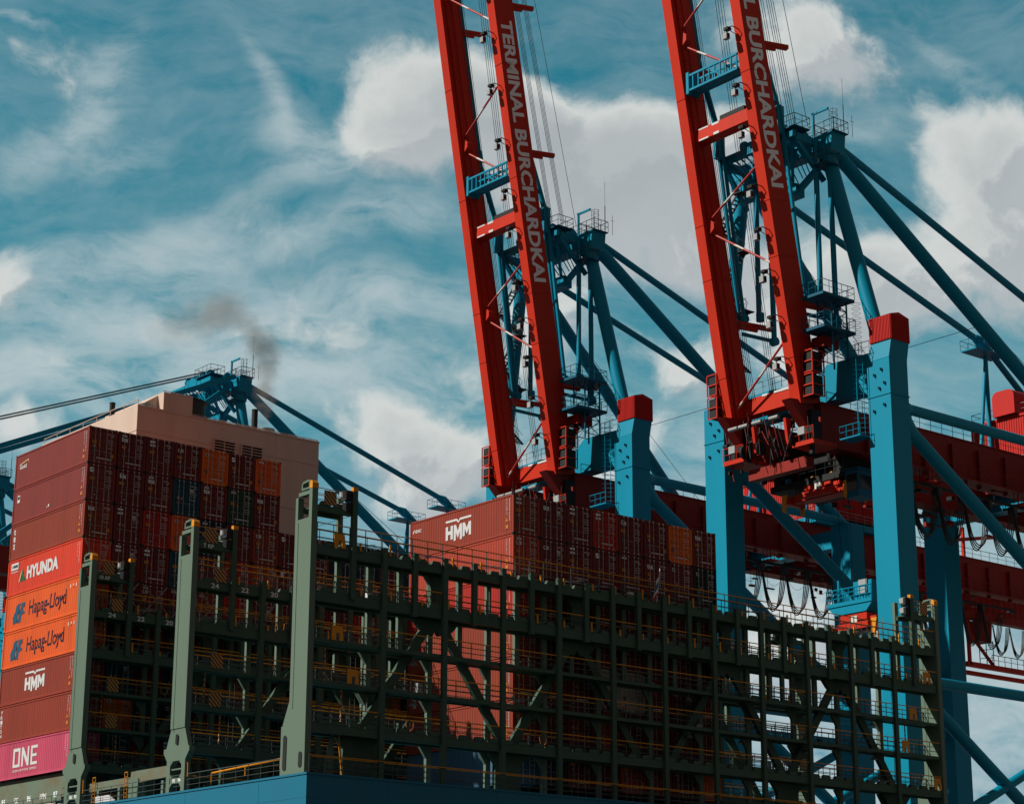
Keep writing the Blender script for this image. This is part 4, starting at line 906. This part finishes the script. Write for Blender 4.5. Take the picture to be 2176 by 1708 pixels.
def boom_pt(t):            # front lower edge of the raised boom at height t (absolute metres), x
    return 60.65 - (t - 59.0) * .1695
def raised(root, yc):
    Y = lambda y: yc + y
    sl = -.1695; dn = Vector((1, 0, .1695)).normalized()
    def P(z, d, y): p = Vector((boom_pt(z), Y(y), z)) + dn * d; return p
    Z0, Z1 = 58.3, 123
    for s in (-1, 1):
        ya, yb = (-4.85, -3.7) if s < 0 else (3.7, 4.85)
        b = MB()
        vs = []
        for z in (Z0, Z1):
            for y, d in ((ya, 0), (yb, 0), (yb, 2.68), (ya, 2.68)): vs.append(P(z, d, y))
        b.add(vs, [(0, 1, 2, 3), (7, 6, 5, 4), (0, 4, 5, 1), (1, 5, 6, 2), (2, 6, 7, 3), (3, 7, 4, 0)])
        g = b.build('boom_girder', RED, root); g['label'] = 'boom girder with white lettering' if s < 0 else 'plain boom girder with a cable rail'
        b = MB(); vs = []
        # stiffener bead and cable rail on the after face
        e = ya - .02
        if s > 0:
            b.bar(P(Z0 + .5, .62, ya - .12), P(Z1, .62, ya - .12), .24, .12, side=(0, 1, 0))
            for i in range(46): z = 60 + 1.38 * i; b.bar(P(z, .5, ya - .14), P(z, .86, ya - .14), .3, .1, side=(0, 1, 0))
        b.bar(P(Z0, 1.45, ya - .03), P(Z1, 1.45, ya - .03), .06, .05, side=(0, 1, 0)) if s > 0 else None
        for z in (62.5, 71.8, 77.0, 89.3, 101.5, 113.4):
            b.bar(P(z, -.012, ya - .012), P(z, -.012, yb + .012), .06, .03, side=dn); b.bar(P(z, -.01, ya - .012), P(z, 2.7, ya - .012), .05, .03, side=(0, 1, 0))
        b.bar(P(Z0 + 1, .4, yb + .03), P(Z1, .4, yb + .03), .06, .2, side=(0, 1, 0))
        b.build('cable_rail', RED, g)
        if s < 0:
            lt = MB(); ax = (P(100, 0, ya) - P(110, 0, ya)).normalized()
            vs, fs, _ = text2d('TERMINAL BURCHARDKAI', .035)
            z_top = 106.35; o_ = P(z_top, .55, ya - .012); ln = (106.35 - 78.2) / abs(ax.z)
            lt.add([o_ + ax * (a * ln) + dn * (c * 1.62) for a, c in vs], fs); lt.build('lettering', LETTER, g, fix=False)
            for z in (104.9, 99.2, 93.3, 87.9, 83.9, 78.3, 74.3, 70.4, 66.2, 62.4, 110.5, 116):
                b = MB(); p = P(z, 0, yb)
                b.path([p + Vector((0, -.55, 0)), p + Vector((-.75, -.45, .12)), p + Vector((-1.0, .1, .05)), p + Vector((-.8, .25, -.35))], .05, 5)
                b.path([p + Vector((0, .0, -.25)), p + Vector((-.75, .1, .0))], .04, 5)
                b.box(p.x - 1.08, p.x - .62, p.y + .0, p.y + .5, p.z - 1.0, p.z - .42, 1); b.box(p.x - 1.02, p.x - .68, p.y - .05, p.y + .0, p.z - .95, p.z - .47, 0)
                b.box(p.x - 1.0, p.x - .5, p.y - .1, p.y + .45, p.z - .1, p.z + .16, 0)
                b.build('floodlight', [DARK, LAMPG], g)
    # red and white bracing between the girders
    for (z0, y0, z1, y1) in ((117, -3.3, 112.5, 3.4), (100.3, -3.35, 96.3 - 5.5 + 5.3, 3.4), (94.6, 3.4, 89.6, -3.35), (112, 3.4, 106.5, -3.3), (81.0, -3.35, 77.4, 3.4), (76.3, 3.4, 71.2, -3.35), (64.6, -3.35, 59.5, 3.4)):
        b = MB(); b.tube(P(z0, .9, y0 * 1.1), P(z1, .9, y1 * 1.1), .11, 8); b.build('boom_brace', RWS, root)
    for z in (95.3, 76.9, 112.2):
        b = MB(); b.prism([(P(z, .5, 3.72).y, z - .9), (P(z, .5, 3.72).y, z + .9), (Y(2.95), z + .3), (Y(2.95), z - .3)], 0, P(z, .6, 0).x, P(z, 1.4, 0).x); b.build('gusset', RED, root)
    # red cross beam with striped ends, blue service frame, red arms
    b = MB(); p = P(85.4, 1.3, 0); b.box(p.x - .65, p.x + .65, Y(-3.7), Y(3.7), p.z - .5, p.z + .7, 0); b.box(p.x - .66, p.x - .6, Y(.6), Y(1.3), p.z - .5, p.z - .25, 1); b.box(p.x - .66, p.x - .6, Y(.6), Y(1.5), p.z + .5, p.z + .72, 1); b.box(p.x - .66, p.x - .6, Y(2), Y(3.2), p.z - .52, p.z - .36, 1); b.box(p.x - .66, p.x - .6, Y(2), Y(3.3), p.z + .58, p.z + .72, 1); b.box(p.x - .5, p.x + .5, Y(-2.6), Y(.6), p.z + .75, p.z + 1.25, 2)
    b.build('boom_cross_beam', [RED, WHITE, DARK], root)
    b = MB(); p = P(90.6, .2, 0)
    for dx in (0, 1.2):
        for dz in (-.75, .75): b.box(p.x + dx - .1, p.x + dx + .1, Y(-3.35), Y(3.35), p.z + dz - .1, p.z + dz + .1)
        for i in range(10): y = -3.3 + .72 * i; b.box(p.x + dx - .06, p.x + dx + .06, Y(y), Y(y) + .12, p.z - .7, p.z + .7)
        b.bar((p.x + dx, Y(-1.2), p.z - .7), (p.x + dx, Y(.4), p.z + .7), .1, .12)
    b.box(p.x, p.x + 1.2, Y(-3.35), Y(3.35), p.z - .82, p.z - .76); b.box(p.x - .15, p.x + 1.4, Y(3.0), Y(3.34), p.z - 1.1, p.z + 1.1)
    b.build('service_frame', BLUE, root)
    for z, ln in ((92.4, 3.4), (108.5, 3.2), (67.9, 5.2)):
        for y in (-4.1, 4.1):
            b = MB(); p = P(z, 2.4, y); b.bar(p, p + Vector((ln * .9, -1.0, .0)), .5, .4); b.bar(p + Vector((.4, -.3, -.45)), p + Vector((ln * .5, -.7, -.45)), .3, .3); b.build('boom_arm', RED, root)
    # fore stays folded along the boom
    for s in (-1, 1):
        y = -3.6 if s < 0 else 4.2
        b = MB(); a1 = P(123, 2.85, y); a2 = P(94, 3.0, y); a3 = Vector((60.4, Y(y), 87.2))
        b.bar(a1, a2, .5, .62, side=(0, 1, 0)); b.tube(a2, a3, .3, 10); b.tube(a2 + Vector((0, 0, 1.2)), a2, .3, 10, r2=.5); b.tube(a2, a2 - Vector((0, 0, .9)), .5, 10, r2=.3)
        for dy in (-.28, .28): b.tube((60.4, Y(y + dy), 87.4), (62.9, Y(y + dy), 68.9), .19, 8)
        b.tube((62.9, Y(y) - .6, 68.9), (62.9, Y(y) + .6, 68.9), .42, 12); b.bar((61.6, Y(y), 69.6), (63.1, Y(y), 68.7), .3, .4)
        b.tube((64.1, Y(y - 1.2), 84.6), (63.9, Y(y - 1.3), 69.2), .26, 10); b.tube((63.95, Y(y - 1.3) - .1, 69.4), (63.95, Y(y - 1.3) - .1, 68.6), .4, 10)
        b.tube((64.6, Y(y - 2.4), 82.8), (64.7, Y(y - 2.4), 66.5), .26, 10); b.tube((64.7, Y(y - 2.4) + .3, 66.5), (64.7, Y(y - 2.4) - .3, 66.5), .42, 12); b.bar((62.2, Y(y - .6), 67.2), (64.7, Y(y - 2.2), 66.6), .25, .3)
        b.box(60.0, 60.9, Y(y) - .35, Y(y) + .35, 84.6, 87.4)
        b.build('folded_forestay', BLUE, root)
    b = MB()                                         # rope fan from the boom head to the apex sheaves
    for i in range(9): b.tube((54.5 + .28 * i, Y(-3.0 + .5 * (i % 4)), 123), (62.3 + .42 * i, Y(-2.6 + .6 * (i % 4)), 87.0), .034, 4)
    b.build('hoist_ropes', ROPE, root)
    b = MB()
    for i in range(5): b.tube(P(123, 1.9, 3.1 - .22 * i), P(60, 1.9, 3.1 - .22 * i), .034, 4)
    for i in range(4): b.tube(P(123, 1.9, -.6 - .35 * i), P(60, 2.0, .4 - .25 * i), .034, 4)
    b.build('trolley_ropes', ROPE, root)
    # boom foot: hinge beam, buffers, lamps, cages
    b = MB(); p = P(58.9, 2.2, 0); b.box(p.x - .5, p.x + .7, Y(-3.8), Y(3.8), 59.1, 60.7)
    b.build('hinge_beam', RED, root); b = MB(); b.box(p.x - .56, p.x - .5, Y(-2.6), Y(-.2), 60.55, 60.75); b.box(p.x - .56, p.x - .5, Y(.6), Y(1.3), 60.55, 60.75); b.build('white_mark', WHITE, root); b = MB()
    for y in (-4.1, 4.1): b.prism([(59.6, 58.6), (62.6, 58.9), (63.4, 56.4), (62.2, 56.0), (61.2, 57.0)], 1, Y(y) - .5, Y(y) + .5); b.build('hinge_bracket', DRED, root); b = MB()
    for y in (-2.2, 1.8): b.prism([(61.4, 57.6), (62.1, 57.6), (62.0, 55.2), (61.7, 55.2)], 1, Y(y) - .15, Y(y) + .15); b.build('hinge_strut', RED, root); b = MB()
    for y in (-2.9, -.8, .9, 2.2): b = MB(); b.tube((59.9, Y(y), 57.3), (59.9, Y(y + 1.1), 57.3), .2, 10); b.build('buffer', GALV, root)
    for s, yy in ((-1, -5.6), (1, 5.4)):
        b = MB(); x0 = 61.0 if s < 0 else 59.9
        for z0 in (58.9, 61.1):
            for x in (x0, x0 + 1.5):
                for y in (yy - .6, yy + .6): b.box(x - .05, x + .05, Y(y) - .05, Y(y) + .05, z0, z0 + 2.0)
            for z in (z0, z0 + 1, z0 + 2): b.box(x0, x0 + 1.5, Y(yy - .62), Y(yy - .55), z - .05, z + .05); b.box(x0 - .05, x0 + .03, Y(yy - .6), Y(yy + .6), z - .05, z + .05)
            b.box(x0 + .1, x0 + 1.4, Y(yy - .5), Y(yy + .5), z0 + .05, z0 + 1.9, 1)
        b.build('hinge_cage', [RED, DARK], root)
    b = MB(); b.bar((61.6, Y(-5.9), 61.5), (64.0, Y(-5.9), 64.9), .8, .12); b.bar((61.6, Y(-5.5), 61.2), (64.0, Y(-5.5), 65.6), .1, .1); b.box(62.3, 64.3, Y(-6.5), Y(-5.0), 63.6, 64.6); b.build('foot_stairs', DRED, root)
    for s in (-1, 1):                                # end platforms in front of the girders
        b = MB(); y = 4.35 * s; b.box(61.4, 64.5, Y(y) - 1.3, Y(y) + 1.3, 54.6, 55.0); b.box(61.9, 63.1, Y(y) - .75, Y(y) + .75, 54.9, 57.9, 2); b.rail([(61.4, Y(y) - 1.3, 55), (61.4, Y(y) + 1.3, 55)], 1.2, 2, .8, .04); b.box(61.3, 61.4, Y(y) - .3, Y(y) + .5, 55.6, 56.3, 1); b.build('hinge_platform', [RED, LAMPG, DARK], root)
    b = MB(); b.box(62.6, 63.6, Y(-3.6), Y(3.6), 53.0, 54.0); b.build('girder_tie', DRED, root)
    R = random.Random(8); b = MB()                   # hinge pins, brackets, sheaves, cables around the boom foot
    for i in range(34):
        x = R.uniform(61.8, 63.0); y = R.uniform(-6, 6); z = R.uniform(53.4, 57.6); b.box(x, x + R.uniform(.1, .6), Y(y), Y(y + R.uniform(.1, .8)), z, z + R.uniform(.1, .9), i % 3)
    for i in range(18):
        x = R.uniform(60.3, 62.4); y = R.uniform(-6, 6); b.tube((x, Y(y), R.uniform(53, 55)), (x + R.uniform(-.5, .5), Y(y + R.uniform(-1.5, 1.5)), R.uniform(56.5, 59)), .045, 5, i % 3)
    for y in (-3.2, -1.2, 1.0, 3.0): b.tube((61.6, Y(y) - .1, 55.4), (61.6, Y(y) + .1, 55.4), .65, 14, 0)
    b.build('hinge_machinery', [DARK, DRED, DARK], root)['kind'] = 'stuff'

def lowered(root, yc):
    Y = lambda y: yc + y
    for s in (-1, 1):
        yg = Y(4.35 * s); b = MB(); b.box(-6, 61.6, yg - .7, yg + .7, 55.6, 58.6); b.box(-6, 61.6, yg - .8, yg + .8, 55.3, 55.6); b.build('boom_girder', DRED, root)
        b = MB(); b.bar((64, Y(6 * s), 85), (8, Y(4.4 * s), 59), .45, .6, side=(0, 1, 0)); b.bar((64, Y(5 * s), 84), (34, Y(4.4 * s), 59), .45, .6, side=(0, 1, 0))
        b.tube((30, Y(4.95 * s), 69.1), (27.5, Y(4.9 * s), 68), .55, 10); b.build('forestay', BLUE, root)
        b = MB(); b.rail([(-6, yg - .7, 58.6), (61, yg - .7, 58.6)], 1.1, 2, 2, .035); b.build('handrail', DGALV, root)
    for x in range(-4, 60, 9): b = MB(); b.box(x, x + .7, Y(-3.65), Y(3.65), 56.5, 58); b.build('boom_tie', DRED, root)
    b = MB()
    for y in (-2, -1, 1, 2): b.tube((64, Y(y), 87), (-4, Y(y), 60), .05, 4)
    b.build('hoist_ropes', ROPE, root)
    b = MB(); b.box(-6, -3, Y(-5.5), Y(5.5), 54.6, 55.2); b.rail([(-6, Y(-5.5), 55.2), (-6, Y(5.5), 55.2)], 1.1, 2, 1.2, .035)
    for i in range(5):
        b.box(-2 + 2.6 * i, .2 + 2.6 * i, Y(-6.4), Y(-5.4), 52 - .8 * i, 52.2 - .8 * i); b.rail([(-2 + 2.6 * i, Y(-6.4), 52.2 - .8 * i), (.2 + 2.6 * i, Y(-6.4), 52.2 - .8 * i)], 1.1, 2, .8, .035)
    b.build('boom_tip_platform', DBLUE, root)

G = 'ship to shore cranes along the quay'
c1 = thing('container_crane', 'middle crane, its raised red boom carries the whole two-word white lettering', 'crane', (82, 20.65, 5.5), G)
crane_common(c1, 20.65); raised(c1, 20.65)
c2 = copy_tree(c1); c2.location = (82, -12.95, 5.5); c2['label'] = 'nearest crane on the right, only the end of its boom lettering in view'
c3 = thing('container_crane', 'distant crane with its boom lowered, blue apex rising behind the funnel casing', 'crane', (82, 89, 5.5), G)
crane_common(c3, 89); lowered(c3, 89)
c4 = copy_tree(c3); c4.location = (82, 157, 5.5); c4['label'] = 'farthest crane, a sliver of dark machinery left of the port container stack'

def spreader(x, y, z, ln, label, top):
    r = thing('spreader', label, 'spreader', (x, y, z), 'container spreaders hanging under the cranes')
    b = MB(); b.box(x - .6, x + .6, y - ln / 2, y + ln / 2, z, z + .75); b.box(x - 1.15, x + 1.15, y - 1.8, y + 1.8, z + .1, z + .7); b.box(x - .9, x + .9, y - 2.6, y - 1.9, z + .75, z + 1.1)
    b.build('frame', RED, r)
    for s in (-1, 1):
        b = MB(); b.box(x - 1.2, x + 1.2, y + s * ln / 2 - .3, y + s * ln / 2 + .3, z - .1, z + .55); b.build('end_beam', RED, r)
        for q in (-1, 1): b = MB(); b.prism([(y + s * ln / 2 - .3, z + .8), (y + s * ln / 2 + .35, z + .8), (y + s * ln / 2 + .35, z - .7), (y + s * ln / 2 + .05, z - .9)], 0, x + q * 1.15, x + q * 1.32); b.build('corner_guide', YEL, r)
    b = MB(); b.box(x - 1.0, x + 1.0, y - 1.6, y + 1.6, z + .9, z + 1.5, 0); b.box(x - 1.04, x - 1.0, y - .5, y + .3, z + .1, z + 1.4, 1); b.box(x - 1.07, x - 1.04, y - .45, y - .15, z + .3, z + 1.3, 2); b.box(x - 1.07, x - 1.04, y, y + .25, z + .3, z + 1.3, 2)
    for s in (-1, 1): b.tube((x, y + 1.2 * s - .12, z + 1.9), (x, y + 1.2 * s + .12, z + 1.9), .5, 16, 1)
    b.build('headblock', [RED, HAZ, WHITE], r)
    b = MB()
    for s in (-1, 1):
        for q in (-1, 1): b.tube((x + .5 * q, y + 1.2 * s, z + 2), (x + .9 * q, y + 1.6 * s, top), .03, 4)
    b.build('hoist_ropes', ROPE, r); return r
spreader(67.6, -14.1, 51.3, 7.6, 'red spreader with yellow guides hoisted high under the nearest crane', 53)
spreader(72.4, -13.6, 39.6, 5.4, 'red spreader hanging low behind the stern lashing bridge railing', 53)
# blue cabin with lamps above the low spreader
r = thing('maintenance_cabin', 'small blue railed cabin on the landside of the near crane leg', 'cabin', (72.4, -13.2, 42.2))
b = MB(); b.box(71.2, 73.6, -16, -10.6, 42.0, 42.35); b.prism([(-16, 42), (-10.6, 42), (-11.5, 41.2), (-15.2, 41.2)], 0, 71.3, 73.5); b.build('deck', BLUE, r)
b = MB(); b.rail([(71.2, -16, 42.35), (71.2, -10.6, 42.35), (73.6, -10.6, 42.35)], 1.2, 3, .7, .05); b.box(72, 73.2, -15.4, -13.2, 42.35, 44.2); b.tube((71.6, -11.8, 42.35), (71.6, -11.8, 44.5), .15, 8); b.build('cabin_frame', BLUE, r)
b = MB(); b.box(71.9, 72, -14.9, -13.9, 43.0, 43.6); b.box(71.9, 72, -14.9, -13.9, 43.75, 44.3); b.build('lamp', LAMPG, r)
# red maintenance gantry hanging at the landside end of the middle crane
r = thing('maintenance_gantry', 'red lattice frame with walkway hanging under the landside end of the middle crane', 'gantry', (130, 16, 45.8))
b = MB(); yy = 15.9
for x in (125.3, 148): 
    b.box(x, x + .35, yy, yy + .35, 45.9, 62.5)
b.box(125, 150, yy, yy + .5, 45.7, 46.3); b.bar((125.4, yy + .2, 50), (130, yy + .2, 46.2), .3, .3); b.bar((120, yy, 60.0), (134, yy, 62.6), .4, .4); b.box(120, 150, yy + 4, yy + 4.4, 45.7, 46.2)
b.build('frame', RED, r)
b = MB(); b.box(124, 150, yy - .6, yy + .6, 51.4, 52.2); b.rail([(124, yy - .6, 52.2), (150, yy - .6, 52.2)], 2.0, 4, 1.1, .05); b.rail([(129.5, yy, 46.3), (150, yy, 46.3)], 1.2, 2, 1.2, .04); b.build('walkway', DRED, r)
b = MB(); b.prism([(126.6, 51.3), (129.6, 51.3), (129.3, 48.9), (126.9, 48.9)], 1, yy - .2, yy + 1.6); b.build('hopper', DRED, r)
for i in range(5):
    x0 = 130 + 3.2 * i; b = MB()
    for q in range(4): b.path([(x0 + .1 * q + (3.2 - .2 * q) * t / 12, yy + .1 * q, 51.2 - (3.2 + .1 * q) * (1 - abs(t / 6 - 1) ** 2.6)) for t in range(13)], .05, 5)
    b.build('hanging_cable', BLACK, r)
b = MB()
for x in (127.2, 128.5, 129.8):
    b.tube((x, yy, 46.2), (x, yy, 49.2), .06, 5)
for z in (46.8, 47.8, 48.6): b.tube((127.2, yy, z), (129.8, yy, z + .4), .04, 4)
b.build('lattice', DARK, r)

# ------------------------------------------------------------------ exhaust smoke
def smoke(pts, name, dens, label):
    x0 = min(p[0] - p[3] for p in pts); x1 = max(p[0] + p[3] for p in pts); y0 = min(p[1] - p[3] for p in pts); y1 = max(p[1] + p[3] for p in pts); z0 = min(p[2] - p[3] for p in pts); z1 = max(p[2] + p[3] for p in pts)
    b = MB(); b.box(x0, x1, y0, y1, z0, z1)
    m = bpy.data.materials.new(name); m.use_nodes = True; t = m.node_tree; t.nodes.clear()
    N = t.nodes.new; L = t.links.new
    out = N('ShaderNodeOutputMaterial'); pv = N('ShaderNodeVolumePrincipled'); L(pv.outputs[0], out.inputs['Volume'])
    pv.inputs['Color'].default_value = (.50, .40, .33, 1); pv.inputs['Anisotropy'].default_value = .2
    tc = N('ShaderNodeTexCoord'); nz = N('ShaderNodeTexNoise'); L(tc.outputs['Object'], nz.inputs['Vector']); nz.inputs['Scale'].default_value = .7; nz.inputs['Detail'].default_value = 5; nz.inputs['Roughness'].default_value = .6
    sb = N('ShaderNodeVectorMath'); sb.operation = 'SUBTRACT'; L(nz.outputs['Color'], sb.inputs[0]); sb.inputs[1].default_value = (.5, .5, .5)
    sl = N('ShaderNodeVectorMath'); sl.operation = 'SCALE'; L(sb.outputs[0], sl.inputs[0]); sl.inputs['Scale'].default_value = 3.6
    ad = N('ShaderNodeVectorMath'); ad.operation = 'ADD'; L(tc.outputs['Object'], ad.inputs[0]); L(sl.outputs[0], ad.inputs[1])
    tot = None
    for (x, y, z, r, w) in pts:
        s2 = N('ShaderNodeVectorMath'); s2.operation = 'DISTANCE'; L(ad.outputs[0], s2.inputs[0]); s2.inputs[1].default_value = (x - pts[0][0], y - pts[0][1], z - pts[0][2])
        mr = N('ShaderNodeMapRange'); mr.interpolation_type = 'SMOOTHSTEP'; L(s2.outputs['Value'], mr.inputs[0]); mr.inputs[1].default_value = r; mr.inputs[2].default_value = 0; mr.inputs[3].default_value = 0; mr.inputs[4].default_value = w
        if tot is None: tot = mr.outputs[0]
        else:
            a = N('ShaderNodeMath'); a.operation = 'ADD'; L(tot, a.inputs[0]); L(mr.outputs[0], a.inputs[1]); tot = a.outputs[0]
    mu = N('ShaderNodeMath'); mu.operation = 'MULTIPLY'; L(tot, mu.inputs[0]); mu.inputs[1].default_value = dens; L(mu.outputs[0], pv.inputs['Density'])
    b.v = [(x - pts[0][0], y - pts[0][1], z - pts[0][2]) for x, y, z in b.v]
    o = b.build(name, m); o.location = pts[0][:3]; o['kind'] = 'stuff'; o['label'] = label; o['category'] = 'smoke'
    return o
smoke([(26.1, 16.5, 57.6, .9, 1.0), (26.2, 16.5, 59.0, 1.2, .8), (26.3, 16.5, 60.6, 1.5, .7), (26.3, 16.5, 62.4, 1.8, .7), (26.0, 16.5, 64.4, 2.2, .8), (25.0, 16.5, 65.6, 2.0, .6)], 'exhaust_smoke', .58, 'thin brown exhaust smoke rising from the funnel casing')
smoke([(21.3, 16.5, 67.2, 2.8, .8), (19.6, 16.5, 66.2, 2.6, .6), (17.6, 16.5, 65.0, 3.0, .35), (22.6, 16.5, 67.6, 2.2, .6), (24.0, 16.5, 66.8, 1.8, .6), (15.6, 16.5, 64.4, 2.6, .25)], 'smoke_wisp', .26, 'loose brown smoke wisp drifting left above the funnel casing')
